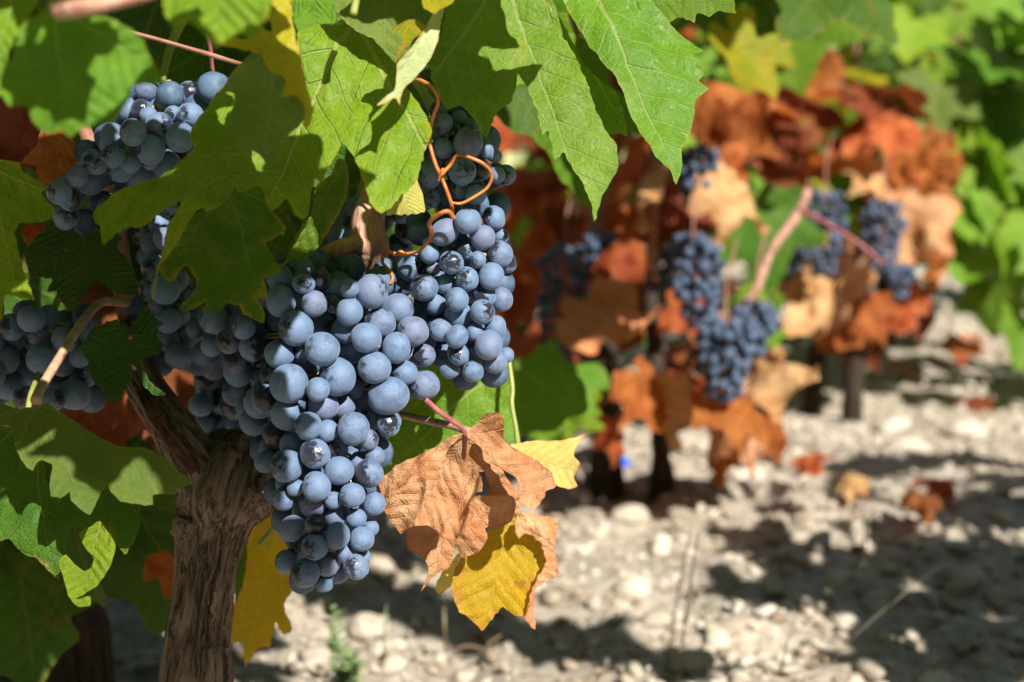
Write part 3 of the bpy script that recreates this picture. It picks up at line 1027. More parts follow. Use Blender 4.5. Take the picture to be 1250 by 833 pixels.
leaf(vine, Z2, [(440, -60), (425, 60), (395, 180), (368, 250), (395, 330), (435, 398), (480, 388), (530, 440), (574, 512), (608, 430), (640, 388), (665, 378), (688, 300), (692, 250), (684, 180), (696, 135), (716, 150), (722, 190), (702, 248), (690, 268), (722, 310), (745, 370), (760, 402), (778, 492), (800, 478), (825, 582), (858, 552), (900, 630), (920, 648), (960, 740), (970, 805), (1000, 705), (1030, 655), (1058, 600), (1048, 520), (1018, 480), (980, 410), (960, 350), (930, 280), (880, 170), (850, 130), (830, 60), (760, -40), (640, -120), (520, -120)],
     (640, -100), (900, 650), .708, (.05, .35), 'dusty', 'large dusty green leaf with one long sunlit lobe pointing down', step=4.5, wave=.004, fold=.02)
leaf(vine, Z2, [(800, -40), (860, 100), (930, 230), (1000, 300), (1040, 330), (1060, 372), (1092, 492), (1060, 485), (1020, 490), (985, 470), (930, 380), (860, 240), (800, 100)], (800, -60), (1080, 490), .745, (.1, .1), 'green', 'darker leaf lobe hidden behind the long sunlit lobe', step=5)
leaf(vine, ZP, [(827, 222), (834, 201), (833, 180), (840, 169), (848, 144), (850, 119), (866, 107), (854, 97), (859, 89), (847, 81), (855, 75), (843, 65), (860, 60), (843, 43), (822, 30), (800, 10), (785, -10), (760, -50), (700, -60), (688, -10), (704, 28), (730, 68), (752, 98), (764, 122), (775, 145), (790, 172), (800, 190), (811, 198), (819, 204)],
     (712, -40), (826, 215), .722, (.15, .5), 'dusty', 'long sunlit green leaf with sharp teeth hanging at top centre', step=4.5, teeth=1.2, fold=.12)
leaf(vine, ZP, [(770, -45), (880, -60), (899, 14), (880, 11), (866, 19), (852, 14), (848, 26), (830, 21), (815, 27), (800, 8), (784, -4)], (800, -60), (880, 10), .75, (.0, .2), 'green', 'small dark leaf end at the top edge behind the long toothed leaf', step=5)
leaf(vine, ZD, [(-40, 20), (0, 30), (60, 45), (75, 80), (110, 100), (150, 130), (132, 150), (182, 215), (150, 242), (60, 240), (45, 270), (70, 370), (90, 430), (112, 492), (70, 485), (20, 475), (5, 550), (-20, 580), (-80, 400), (-90, 100)],
     (-40, 60), (60, 480), .66, (.15, .45), 'lime', 'sun-dappled leaf cut off by the frame edge above the dark bunch', step=4.5, wave=.005)
leaf(vine, ZD, [(100, 410), (80, 340), (120, 280), (170, 230), (210, 195), (240, 210), (245, 270), (270, 290), (300, 268), (345, 255), (392, 290), (372, 312), (420, 380), (442, 460), (390, 472), (350, 450), (320, 425), (290, 440), (270, 470), (235, 512), (200, 500), (180, 460), (150, 462), (165, 420)],
     (268, 312), (240, 500), .735, (.1, .1), 'mottled', 'small dark mottled leaf beside the reddish cane', step=3.5, teeth=3.2, period=11, wave=.004, stalk=(ZD, [(268, 312, .735), (280, 300, .75), (330, 330, .79), (370, 400, .81)]), stalk_mat='stalk_pink')
leaf(vine, ZD, [(258, 635), (290, 590), (330, 560), (370, 548), (410, 580), (420, 560), (450, 520), (475, 505), (490, 540), (522, 560), (490, 590), (522, 630), (500, 660), (455, 670), (450, 700), (480, 750), (525, 782), (500, 792), (460, 765), (430, 700), (412, 690), (415, 740), (390, 780), (360, 818), (320, 770), (280, 720), (275, 680)],
     (415, 600), (360, 800), .73, (.0, .15), 'mottled', 'small dark mottled leaf just above the split arm of the trunk', step=3.5, teeth=3.2, period=11, wave=.004, stalk=(ZD, [(415, 600, .73), (418, 640, .75), (430, 700, .78)]), stalk_mat='cane_dull')
leaf(vine, ZE, [(-30, 70), (10, 58), (60, 80), (100, 75), (140, 70), (165, 55), (250, 120), (330, 165), (420, 205), (520, 215), (590, 250), (640, 290), (692, 325), (685, 347), (630, 355), (632, 377), (550, 372), (548, 412), (520, 420), (475, 415), (430, 408), (400, 375), (382, 348), (365, 370), (345, 420), (320, 460), (285, 440), (258, 420), (255, 388), (220, 412), (185, 402), (180, 360), (188, 288), (150, 273), (125, 290), (120, 314), (90, 290), (60, 240), (48, 200), (45, 160), (20, 140), (-30, 130)],
     (140, 72), (310, 450), .68, (.05, .75), 'olive', 'smooth grey-green leaf on a long arched stalk beside the trunk head', step=4.5, teeth=1.6, fold=.12,
     stalk=(ZD, [(405, 495, .80), (370, 492, .785), (320, 494, .765), (270, 545, .745), (220, 620, .725), (170, 700, .705), (128, 770, .69), (115, 805, .683)]), stalk_mat='stalk_pink', stalk_r=.0024)
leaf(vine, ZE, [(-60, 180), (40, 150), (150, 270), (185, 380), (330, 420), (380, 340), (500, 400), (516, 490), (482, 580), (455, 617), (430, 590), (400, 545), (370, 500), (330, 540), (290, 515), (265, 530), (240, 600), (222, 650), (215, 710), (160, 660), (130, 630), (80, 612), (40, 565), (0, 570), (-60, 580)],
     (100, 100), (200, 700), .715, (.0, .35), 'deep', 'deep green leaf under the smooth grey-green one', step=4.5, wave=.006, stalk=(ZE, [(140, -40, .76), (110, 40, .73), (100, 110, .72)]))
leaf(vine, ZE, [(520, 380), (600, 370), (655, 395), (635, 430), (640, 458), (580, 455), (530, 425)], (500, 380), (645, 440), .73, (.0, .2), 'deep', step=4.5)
leaf(vine, ZE, [(285, 535), (330, 510), (362, 490), (400, 540), (422, 590), (402, 660), (352, 730), (278, 778), (330, 768), (328, 802), (285, 808), (250, 770), (230, 700), (212, 640), (240, 615), (262, 640), (305, 675), (330, 660), (342, 630), (335, 618), (318, 600), (298, 570)],
     (370, 480), (290, 790), .69, (.25, .4), 'lime', 'bright curled leaf lobe with a hole, hanging low beside the trunk', step=3.5, teeth=1.2, wave=.006)
leaf(vine, ZF, [(180, 90), (260, 20), (420, -10), (432, 100), (440, 200), (448, 252), (380, 245), (300, 225), (180, 272), (100, 312), (30, 345), (50, 250), (90, 170)],
     (420, -20), (60, 330), .85, (.05, .1), 'green', 'shaded green leaf spread behind the tip of the bunch', step=5, teeth=1.5, stalk=(ZF, [(418, -10, .84), (430, 80, .835), (428, 130, .832), (440, 200, .83), (446, 250, .83)]))
leaf(vine, ZF, [(440, 30), (520, 10), (640, 60), (655, 150), (600, 170), (560, 210), (480, 215), (440, 230), (430, 120)], (440, 20), (640, 150), 1.25, (.0, .3), 'green', 'blurred green leaf just above the ground behind the dry leaf', step=8)

# dry leaf, made of its folded lobes
dk = dict(seed=71, step=4., teeth=1.6, period=20, wave=.007, wfreq=26, crumple=.0024)
leaf(vine, ZF, [(115, 470), (200, 420), (300, 400), (430, 400), (440, 440), (430, 475), (400, 490), (350, 500), (356, 530), (330, 572), (280, 592), (262, 555), (242, 620), (200, 640), (158, 685), (180, 630), (165, 590), (118, 562)],
     (290, 230), (200, 640), .775, (.0, -.05), 'tan', 'big dry curled orange-brown leaf hanging beside the bunch', name='leaf', **dk,
     more=[(ZF, [(295, 228), (250, 240), (210, 265), (140, 300), (60, 345), (35, 375), (55, 460), (90, 516), (120, 505), (180, 500), (210, 515), (240, 542), (275, 542), (302, 515), (330, 468), (310, 448), (325, 412), (352, 402), (345, 355), (320, 330), (270, 310), (235, 290), (255, 262)], (290, 230), (150, 480), .735, (-.25, .35), dict(seed=72, step=3.6, teeth=1.6, period=22, wave=.008, wfreq=24, crumple=.0024, pleat=.006)),
           (ZF, [(288, 225), (330, 182), (345, 165), (385, 168), (402, 205), (412, 235), (490, 290), (530, 345), (545, 385), (515, 402), (500, 440), (470, 455), (440, 432), (425, 360), (390, 330), (360, 295), (325, 268)], (300, 220), (500, 420), .75, (.35, .3), dict(seed=73, step=3.6, teeth=1.8, period=18, wave=.006, wfreq=28, crumple=.0015, pleat=.005)),
           (ZF, [(300, 245), (330, 250), (390, 330), (440, 400), (432, 470), (400, 490), (350, 500), (335, 470), (345, 400), (330, 330), (290, 280)], (300, 240), (400, 490), .785, (.5, -.1), dict(seed=74, step=3.6, teeth=1., period=18, wave=.006, wfreq=28, crumple=.004)),
           (ZF, [(230, 285), (260, 245), (300, 235), (340, 262), (380, 320), (330, 335), (270, 312)], (290, 230), (330, 330), .80, (.0, -.3), dict(seed=75, step=4, teeth=1., wave=.004, crumple=.003))],
     stalk=(ZF, [(80, 158, .80), (140, 172, .79), (200, 185, .78), (260, 200, .77), (310, 218, .76)]), stalk_mat='stalk_pink', stalk_r=.0021)
cane(vine, [(519, 488, .735), (535, 502, .738), (552, 514, .742), (564, 523, .748), (567, 535, .755), (566, 560, .77)], [.0016, .0013, .0013, .0013, .0012, .001], 'stalk_red', 'thin dark red stalk between bunch and dry leaf')
yl = leaf(vine, ZF, [(440, 455), (500, 462), (552, 480), (545, 560), (552, 640), (492, 682), (492, 802), (470, 770), (430, 762), (402, 738), (380, 760), (340, 808), (300, 770), (270, 752), (250, 700), (250, 650), (270, 600), (350, 520), (380, 480)],
     (430, 440), (350, 790), .80, (.1, .2), 'yellow', 'yellow leaf with dried orange margin hanging under the dry leaf', step=4, wave=.007, teeth=2.4, crumple=.0015)
leaf(yl, ZF, [(450, 455), (500, 464), (556, 482), (548, 560), (556, 645), (530, 660), (494, 690), (496, 806), (470, 772), (480, 700), (500, 650), (525, 600), (505, 545), (470, 520), (440, 535), (430, 500)], (440, 450), (500, 700), .795, (.35, .25), 'tan', 'dried tan margin of the yellow leaf', name='dried_margin', step=3.5, wave=.008, teeth=3, period=12, crumple=.0025)
leaf(vine, ZF, [(198, 685), (215, 640), (272, 575), (290, 600), (260, 660), (218, 698)], (300, 560), (205, 690), .82, (.2, .4), 'paleyellow', step=4)
leaf(vine, ZF, [(410, 262), (500, 245), (590, 240), (648, 222), (622, 258), (612, 290), (632, 310), (616, 345), (626, 372), (600, 382), (540, 366), (470, 330)], (400, 280), (630, 330), .79, (.1, .45), 'paleyellow', 'pale yellow leaf with curled rim sticking out past the dry leaf', step=4, wave=.006, teeth=1.4)
leaf(vine, Z7, [(1005, 190), (1022, 330), (1052, 360), (1050, 500), (1020, 560), (1052, 640), (1020, 664), (990, 620), (972, 702), (930, 712), (878, 780), (868, 690), (830, 692), (826, 600), (880, 460), (890, 300), (920, 240)],
     (1010, 200), (880, 770), .90, (.1, .1), 'yellow', 'mustard yellow leaf hanging behind the trunk', step=5, wave=.007, stalk=(Z7, [(1000, 210, .895), (980, 280, .893), (930, 340, .893)]), stalk_mat='stalk')
leaf(vine, Z7, [(512, 472), (528, 380), (600, 362), (655, 420), (645, 525), (590, 525), (570, 460)], (600, 350), (610, 520), .95, (.1, .3), 'rust', 'small rusty orange leaf in shade beside the trunk', step=4)
leaf(vine, Z7, [(1000, 440), (1040, 430), (1060, 490), (1030, 530), (995, 500)], (1000, 430), (1040, 520), .92, (.1, .3), 'tan', step=4)
leaf(vine, Z7, [(700, 60), (740, -60), (700, -200), (760, -160), (800, -20), (800, 35), (760, 30)], (750, -200), (780, 30), .93, (.2, .1), 'yellow', step=5)
leaf(vine, Z1, [(165, 455), (230, 490), (310, 560), (290, 590), (245, 650), (225, 640), (200, 700), (150, 690), (135, 620), (85, 610), (140, 540)], (260, 460), (160, 690), .74, (.15, .35), 'rust', 'dry rust-red leaf below the blurred corner leaf', step=4, crumple=.0015, wave=.006)
leaf(vine, ZD, [(70, 250), (140, 245), (150, 290), (100, 300), (95, 320), (75, 300)], (140, 245), (90, 310), .76, (.1, .4), 'rust', step=4)
leaf(vine, ZP, [(478, 240), (505, 222), (517, 245), (518, 262), (500, 264), (480, 262), (470, 262)], (490, 225), (500, 262), .70, (.1, .5), 'paleyellow', 'scrap of pale yellow leaf beneath the bright crinkled leaf', step=3)

# leaf fill behind, mostly in shade: the vine's own far side
fr = random.Random(3)
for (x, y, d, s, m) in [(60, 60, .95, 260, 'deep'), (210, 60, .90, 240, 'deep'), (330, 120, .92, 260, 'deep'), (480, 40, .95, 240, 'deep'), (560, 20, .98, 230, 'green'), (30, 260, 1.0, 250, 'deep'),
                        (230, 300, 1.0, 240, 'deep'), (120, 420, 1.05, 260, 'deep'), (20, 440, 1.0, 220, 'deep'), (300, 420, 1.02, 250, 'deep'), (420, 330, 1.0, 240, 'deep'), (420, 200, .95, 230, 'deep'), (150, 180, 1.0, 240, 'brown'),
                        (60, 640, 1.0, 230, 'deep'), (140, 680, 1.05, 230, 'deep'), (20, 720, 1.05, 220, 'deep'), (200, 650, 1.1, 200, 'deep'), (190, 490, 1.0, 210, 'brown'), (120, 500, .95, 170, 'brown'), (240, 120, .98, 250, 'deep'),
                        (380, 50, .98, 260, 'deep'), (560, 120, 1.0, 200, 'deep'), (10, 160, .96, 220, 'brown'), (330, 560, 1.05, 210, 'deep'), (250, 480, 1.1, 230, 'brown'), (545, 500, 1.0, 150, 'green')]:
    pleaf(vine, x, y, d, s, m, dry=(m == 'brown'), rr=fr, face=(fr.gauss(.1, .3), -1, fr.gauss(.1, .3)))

# unseen crown leaves added above the frame, to cast dapple on leaves and grapes
def shade(x, y, d, size, mat='green'):
    """an unseen leaf added between this spot and the sun, just above the frame"""
    P0 = px(x, y, d)
    t = .05
    while True:
        p = P0 + TO_SUN * t
        q = p - CAM
        dd = q.dot(FWD)
        yy = 416.5 - q.dot(UP) / dd * FPX
        if yy < -(size * .75) / dd * FPX - 6 or dd < .1: break
        t += .01
    f = (TO_SUN + Vector((fr.gauss(0, .2), fr.gauss(0, .2), fr.gauss(0, .2))))
    o = gleaf(vine, p, size, mat, face=f, rr=fr)
    o.location = o.location - o.rotation_euler.to_matrix() @ Vector((0, size * .42, 0))
    return o


SHADE = [(285, 410, .735, .060), (222, 325, .69, .055), (125, 550, .69, .045), (60, 430, .78, .10), (0, 420, .78, .07), (150, 380, .79, .05),
         (225, 600, .80, .06), (215, 690, .80, .06), (220, 800, .80, .08), (530, 40, .715, .07), 
         (75, 80, .50, .03), (540, 235, .75, .05)]
for a in SHADE: shade(*a)


def joined_leaves(name, spots, mat, parent):
    """a mass of leaves as one part"""
    VV, FF, UU, EE = [], [], [], []
    base = 0
    for (p, size, f) in spots:
        me = fr.choice(GREEN)
        n = len(me.vertices)
        V = np.zeros(n * 3, np.float32)
        me.vertices.foreach_get('co', V)
        V = V.reshape(-1, 3)
        u = np.zeros(len(me.loops) * 2, np.float32)
        me.uv_layers[0].data.foreach_get('uv', u)
        e = np.zeros(n, np.float32)
        me.attributes['edge'].data.foreach_get('value', e)
        f = Vector(f).normalized()
        dn = Vector((fr.gauss(0, .4), fr.gauss(0, .3), -1))
        y = (dn - f * dn.dot(f)).normalized()
        m = np.array(Matrix((y.cross(f), y, f)))
        VV.append(V * size @ m + np.array(p))
        FF += [tuple(i + base for i in q.vertices) for q in me.polygons]
        uv = np.zeros((n, 2), np.float32)
        li = np.zeros(len(me.loops), np.int32)
        me.loops.foreach_get('vertex_index', li)
        uv[li] = u.reshape(-1, 2)
        UU.append(uv)
        EE.append(e)
        base += n
    o0 = wloc(parent)
    me = sheet_mesh(name, np.concatenate(VV) - np.array(o0), FF, np.concatenate(UU), np.concatenate(EE), M[mat])
    return tag(put(name, me, o0, parent), kind='stuff')


fr = random.Random(41)
sp = []
for i in range(260):  # crown leaves added above the frame to block sky light
    p = Vector((fr.uniform(-.85, .32), fr.uniform(.70, 1.5), fr.uniform(.69, 1.02)))
    if p.y > 1.0 and p.z < .60 + .14 * p.y: p.z += .18
    sp.append((p, fr.uniform(.09, .13), (fr.gauss(.2, .4), fr.gauss(-.4, .4), fr.gauss(.7, .3))))
for i in range(150):         # more unseen crown on the left, added to cut the sky light
    sp.append((Vector((fr.uniform(-.95, -.16), fr.uniform(.12, .72), fr.uniform(.74, 1.05))), fr.uniform(.09, .13), (fr.gauss(.2, .4), fr.gauss(-.2, .4), fr.gauss(.8, .3))))
for (gx, gy) in [(452, 640), (462, 690), (500, 745), (560, 765), (610, 770), (660, 785), (720, 800), (830, 820), (940, 735)]:  # unseen leaves added towards the sun, to shade this band of ground
    g = gpx(gx, gy)
    sp.append((g + TO_SUN * (fr.uniform(.80, .92) / TO_SUN.z) + Vector((0, 0, .045)), fr.uniform(.085, .115), TO_SUN + Vector((fr.gauss(0, .2), fr.gauss(0, .2), fr.gauss(0, .2)))))
joined_leaves('shade_foliage', sp, 'green', vine)


# ------------------------------------------------------------------ grapes
def grape_mesh(i, seg=32, rings=20):
    bm = bmesh.new()
    bmesh.ops.create_uvsphere(bm, u_segments=seg, v_segments=rings, radius=1)
    sv = Vector((i * 3.3, 0, 0))
    for v in bm.verts:
        k = 1 + .035 * noise.noise(v.co * 1.3 + sv) + .012 * noise.noise(v.co * 3 + sv)
        z = v.co.z
        v.co = v.co * k
        v.co.z *= (1.05, 1.0, 1.09, 1.02)[i % 4]
        if z < -.97: v.co.z += .02
    me = bpy.data.meshes.new('grape')
    bm.to_mesh(me)
    bm.free()
    me.polygons.foreach_set('use_smooth', [True] * len(me.polygons))
    return me


GM = [grape_mesh(i) for i in range(4)]
GML = [grape_mesh(i + 4, 14, 9) for i in range(3)]
for m in GM: m.materials.append(M['grape'])
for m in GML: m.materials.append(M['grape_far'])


def grape(parent, p, r, mesh, rr):
    o = bpy.data.objects.new('grape', mesh)
    C.objects.link(o)
    o.parent = parent
    o.location = p - wloc(parent)
    r = float(r)
    o.scale = (r * rr.uniform(.93, 1.03), r * rr.uniform(.93, 1.03), r * rr.uniform(.95, 1.07))
    down = Vector((rr.gauss(0, .6), rr.gauss(-.5, .6), rr.gauss(-.5, .6)))
    o.rotation_euler = (-down).to_track_quat('Z', 'Y').to_euler()
    return o


def traced_bunch(name, label, gl, d0, width, axis_x, hang, stalk, extra_fill=60, seed=1, group='grape bunches on the near vine', deep=1.0):
    """gl: (x, y, r, layer) in photograph pixels; depths solved so the grapes touch but do not merge"""
    rr = random.Random(seed)
    A = np.array([(g[0], g[1], g[2]) for g in gl], float)
    lay = np.array([g[3] for g in gl], float)
    n = len(A)
    dx = np.array([(A[i, 0] - axis_x(A[i, 1])) for i in range(n)])
    W = np.array([width(A[i, 1]) for i in range(n)])
    z = (W - np.sqrt(np.maximum(W * W - np.minimum(np.abs(dx), W) ** 2, 0))) * deep + lay * 24 + nrs.uniform(0, 3, n)
    for it in range(200):
        moved = 0
        for i in range(n):
            for j in range(i + 1, n):
                dd = math.hypot(A[i, 0] - A[j, 0], A[i, 1] - A[j, 1])
                s = (A[i, 2] + A[j, 2]) * .97
                if dd < s:
                    need = math.sqrt(s * s - dd * dd)
                    df = z[j] - z[i]
                    if abs(df) < need:
                        sg = (1 if df >= 0 else -1) if lay[i] == lay[j] else (1 if lay[j] > lay[i] else -1)
                        mv = (need - sg * df)
                        if sg > 0: z[j] += mv * .35; z[i] -= mv * .12
                        else: z[i] += mv * .35; z[j] -= mv * .12
                        moved += 1
        if not moved: break
    z -= np.percentile(z, 10)
    b = tag(empty(name, px(hang[0], hang[1], d0 + .02)), label, 'grape bunch', group)
    order = sorted(range(n), key=lambda i: z[i])
    pos = []
    for idx, i in enumerate(order):
        d = d0 + z[i] * d0 / FPX
        pos.append((px(A[i, 0], A[i, 1], d), A[i, 2] * d / FPX))
    for p, r in pos[:100]:
        grape(b, p, float(r), rr.choice(GM), rr)
    rest = list(pos[100:])
    # the far side of the bunch, out of sight but part of its body
    pa = np.array([p[:] for p, r in pos] + [p[:] for p, r in rest]) if pos else None
    allp = [(np.array(p[:]), r) for p, r in pos]
    tries = 0
    made = 0
    while made < extra_fill and tries < 6000:
        tries += 1
        i = rr.randrange(n)
        y = A[i, 1] + rr.uniform(-10, 10)
        x = axis_x(y) + rr.uniform(-1, 1) * width(y) * .74
        r = .0082 * rr.uniform(.85, 1.1)
        d = d0 + (rr.uniform(.3, 1.3) * width(y)) * d0 / FPX + .006
        p = px(x, y, d)
        pn = np.array(p[:])
        if all(np.linalg.norm(pn - q) > (r + s) * .93 for q, s in allp):
            allp.append((pn, r))
            rest.append((p, r))
            made += 1
    if rest:
        mvs, mfs = [], []
        bm = bmesh.new()
        bmesh.ops.create_icosphere(bm, subdivisions=3, radius=1)
        V = [v.co.copy() for v in bm.verts]
        F = [[v.index for v in f.verts] for f in bm.faces]
        bm.free()
        o0 = wloc(b)
        for p, r in rest:
            k = len(mvs)
            mvs += [p - o0 + v * r for v in V]
            mfs += [tuple(i + k for i in f) for f in F]
        me = mesh_from('inner_grapes', mvs, mfs, M['grape_inner'])
        tag(put('inner_grapes', me, o0, b), kind='stuff')
    # stalk with its side twigs
    mb = MB()
    mb.tube([px(*q) for q in stalk], [.0026] * 2 + [.0018] * (len(stalk) - 2), 8, 8, .1)
    for p, r in pos[::3]:
        q = p + FWD * r * .9
        yy = 416.5 - (q - CAM).dot(UP) / (q - CAM).dot(FWD) * FPX
        c = px(axis_x(yy), yy - 12, d0 + .5 * width(yy) * d0 / FPX + .008)
        mb.tube([c, (c + q) / 2 + Vector((0, 0, .002)), q], [.0011, .0009, .0008], 3, 5)
    mb.build('bunch_stalk', M['stalk'], b)
    return b


M['grape_inner'] = plain('grape_inner_skin', (.05, .08, .14), (.085, .135, .22), .6, 160, .2)


def gz(z, lst):
    out = []
    for g in lst:
        (x, y), = conv(z, [(g[0], g[1])])
        out.append((x, y, g[2] / z[2], g[3] if len(g) > 3 else 0))
    return out


main_g = gz(Z5, [(120, 445, 58), (55, 480, 37, .3), (230, 480, 42), (115, 543, 42, .2), (172, 528, 42), (92, 570, 50, .6), (262, 548, 52, .2), (195, 598, 46, .5), (212, 638, 55, .9), (297, 608, 32, .8), (360, 572, 54), (365, 380, 57, .3), (448, 318, 39, .2), (440, 268, 50, 1.0), (360, 295, 52, .9), (488, 390, 48, .4), (420, 480, 65), (515, 555, 66), (508, 462, 48, .9), (508, 298, 37, 1.0), (552, 392, 32, 1.0),
                 (285, 665, 36, .4), (332, 652, 46, .4), (395, 680, 70), (312, 737, 55, .3), (500, 702, 46), (262, 775, 60, .7), (225, 700, 48, 1.0), (600, 484, 50, .7), (558, 482, 36, .9), (570, 655, 68), (632, 700, 34, .9),
                 (613, 335, 37), (695, 345, 60), (615, 420, 52, .3), (725, 460, 58, .2), (790, 410, 60, .4), (675, 513, 58), (845, 490, 58, .1), (785, 550, 55), (815, 640, 46), (705, 622, 62), (885, 578, 43, .1), (885, 685, 58), (757, 725, 70), (520, 760, 57, .2), (590, 760, 47, .3), (652, 735, 50, 1.0), (902, 530, 28, .8), (630, 560, 46, 1.0), (705, 805, 40, .4), (760, 812, 40, .6), (450, 560, 45, 1.0), (720, 560, 40, 1.2), (560, 340, 40, 1.3)])
main_g += gz(Z6, [(385, 75, 60), (290, 30, 60, .4), (268, 105, 52, .6), (345, 150, 50, .6), (400, 185, 40, .4), (465, 120, 52), (535, 138, 42, .2), (630, 130, 60), (705, 95, 40, .5), (755, 115, 42, .3), (685, 170, 38, .3), (490, 220, 54), (385, 265, 60, .2), (310, 248, 42, .6), (705, 228, 37, .4), (645, 245, 32, .8), (578, 282, 56), (685, 292, 53), (495, 340, 53), (420, 345, 32, .5), (392, 330, 46, 1.0), (555, 390, 33, .4), (625, 372, 48), (705, 402, 43), (480, 400, 52, .8), (378, 383, 45, .7), (640, 455, 36, .3), (495, 477, 41), (405, 492, 46, .3), (568, 440, 50, .8), (570, 518, 47, .2), (660, 530, 48), (690, 490, 32, .6), (488, 560, 50), (600, 583, 36, .2), (385, 612, 42, .3), (452, 655, 55), (537, 622, 44, .3), (638, 632, 46), (665, 595, 28, .6), (522, 690, 36, .5), (578, 658, 32, .8), (432, 560, 42, 1.0), (560, 200, 48, 1.0), (700, 60, 46, 1.0), (445, 432, 42, .9), (620, 330, 40, 1.1), (330, 205, 44, 1.1)])


def mw(y):
    pts = [(310, 110), (345, 130), (400, 150), (460, 140), (520, 110), (580, 82), (650, 62), (720, 40)]
    ys, ws = zip(*pts)
    return float(np.interp(y, ys, ws))


def mx_(y):
    return float(np.interp(y, [320, 460, 560, 720], [395, 395, 395, 400]))


traced_bunch('grape_bunch', 'big dusty blue grape bunch in sharp focus, hanging in front of the trunk', main_g, .715, mw, mx_, (430, 330),
             [(446, 300, .79), (425, 340, .775), (400, 400, .765), (395, 480, .757), (396, 560, .75), (398, 640, .742), (400, 690, .738)], 130, 2)

right_g = gz(Z5, [(885, 332, 52), (925, 390, 42, .4), (1005, 375, 45), (965, 318, 40, .5), (840, 255, 55, .2), (985, 240, 45), (1042, 300, 43, .2), (918, 262, 28, .7), (1080, 230, 31, .3), (950, 195, 34, .8), (905, 205, 38, .4), (960, 130, 50), (1045, 90, 50), (1100, 150, 46, .2), (1160, 210, 50, .4), (1165, 145, 30, .6), (1130, 290, 48, .3), (1105, 362, 42, .6), (1165, 375, 46, .6), (1098, 420, 45), (1010, 430, 52, .5), (1145, 475, 40, .3), (1070, 492, 32, .4), (1005, 510, 43), (945, 485, 42, .4), (1120, 540, 52), (1010, 572, 41, .3), (1072, 580, 37, .5), (1145, 602, 45, .2), (980, 625, 40, .3), (1063, 637, 40, .2), (1185, 240, 40, .9), (1185, 577, 28, .5), (1035, 190, 42, .5), (1140, 78, 42, .6), (1015, 145, 34, .9), (870, 430, 45, 1.0), (1050, 350, 40, 1.0)])
right_g += gz(ZT, [(465, 330, 60, .5), (610, 440, 85), (700, 480, 52, .4), (575, 600, 80), (385, 625, 75), (470, 470, 62, .4), (390, 750, 62, .4), (770, 620, 52, .6), (820, 620, 60, .8), (680, 590, 62, .5), (755, 510, 42, .8), (530, 380, 55, .7), (500, 545, 60, .9), (560, 320, 60, .9), (440, 250, 55, 1.), (640, 345, 52, .9), (560, 700, 55, .8), (650, 730, 60, .2), (410, 540, 55, 1.)])
traced_bunch('grape_bunch', 'slimmer blue-black bunch hanging behind the looped orange tendril', right_g, .735,
             lambda y: float(np.interp(y, [120, 200, 330, 400, 460], [60, 68, 68, 55, 40])), lambda y: float(np.interp(y, [120, 250, 460], [545, 558, 575])), (520, 110),
             [(490, 80, .80), (515, 110, .785), (540, 170, .775), (556, 260, .775), (565, 340, .772), (572, 420, .765)], 60, 3)

tl_g = gz(Z1, [(483, 482, 50), (545, 545, 56), (578, 455, 50, .2), (655, 500, 55), (690, 420, 48, .2), (540, 420, 32, .4), (630, 415, 32, .6), (515, 400, 42, .6), (400, 483, 34, .3), (408, 525, 46, .3), (345, 590, 50, .5), (410, 570, 44, .1), (280, 640, 38, .2), (215, 700, 46, .1), (475, 590, 40, .3), (540, 585, 32, .6), (535, 325, 46, .7), (620, 360, 55, .9), (605, 750, 38, .6), (255, 725, 42, .3), (690, 475, 36, .6), (712, 545, 30, .7), (318, 597, 28, .6), (575, 390, 32, .8), (470, 400, 45, 1.), (440, 620, 45, .8), (500, 640, 50, 1.), (330, 660, 50, .9), (240, 790, 45, .6), (560, 640, 50, 1.1), (690, 340, 45, 1.1)])
traced_bunch('grape_bunch', 'partly sunlit grape bunch between the blurred corner leaf and the broad leaf', tl_g, .715, lambda y: 80., lambda y: float(np.interp(y, [100, 270], [215, 110])), (190, 90),
             [(260, -30, .80), (215, 40, .80), (195, 110, .775), (180, 160, .76), (150, 210, .76), (100, 240, .76)], 25, 4)
ll_g = gz(Z4, [(40, 385, 50), (45, 432, 46, .6), (115, 355, 50), (135, 410, 42, .3), (20, 505, 50, .1), (55, 512, 46, .6), (150, 500, 56), (235, 430, 50), (230, 520, 46, .4), (290, 490, 42, .3), (190, 650, 46), (270, 630, 60, .2), (180, 570, 55, .5), (90, 560, 52, .5), (30, 600, 52, .2), (90, 640, 44, .2), (-40, 440, 50), (-30, 560, 50), (175, 345, 40, .6), (290, 400, 45, .6), (80, 460, 45, .9), (310, 560, 45, .7), (120, 620, 40, .8), (230, 590, 45, .8)])
traced_bunch('grape_bunch', 'dark grape bunch in deep shade at the frame edge, behind the arched leaf stalk', ll_g, .775, lambda y: 85., lambda y: 50., (60, 370),
             [(110, 330, .85), (80, 350, .84), (60, 400, .835), (55, 480, .835)], 15, 5)
ml_g = gz(Z4, [(600, 250, 56), (560, 170, 50, .2), (640, 215, 46, .4), (585, 300, 42, .4), (610, 362, 46, .2), (650, 340, 42, .5), (650, 490, 50, .3), (545, 250, 45, .6), (560, 90, 50, .4), (600, 60, 45, .2), (610, 430, 45, .5), (690, 420, 45, .6), (680, 280, 45, .7), (540, 130, 42, .7), (520, 40, 48, .5), (580, 10, 45, .5), (700, 360, 45, .8), (560, 350, 42, .9)])
traced_bunch('grape_bunch', 'shadowed bunch just left of the big bunch, under the yellow-rimmed leaf', ml_g, .79, lambda y: 60., lambda y: 200., (190, 250),
             [(165, 240, .85), (185, 255, .845), (200, 300, .84), (205, 400, .84)], 10, 6)
bl_g = []
br = random.Random(9)
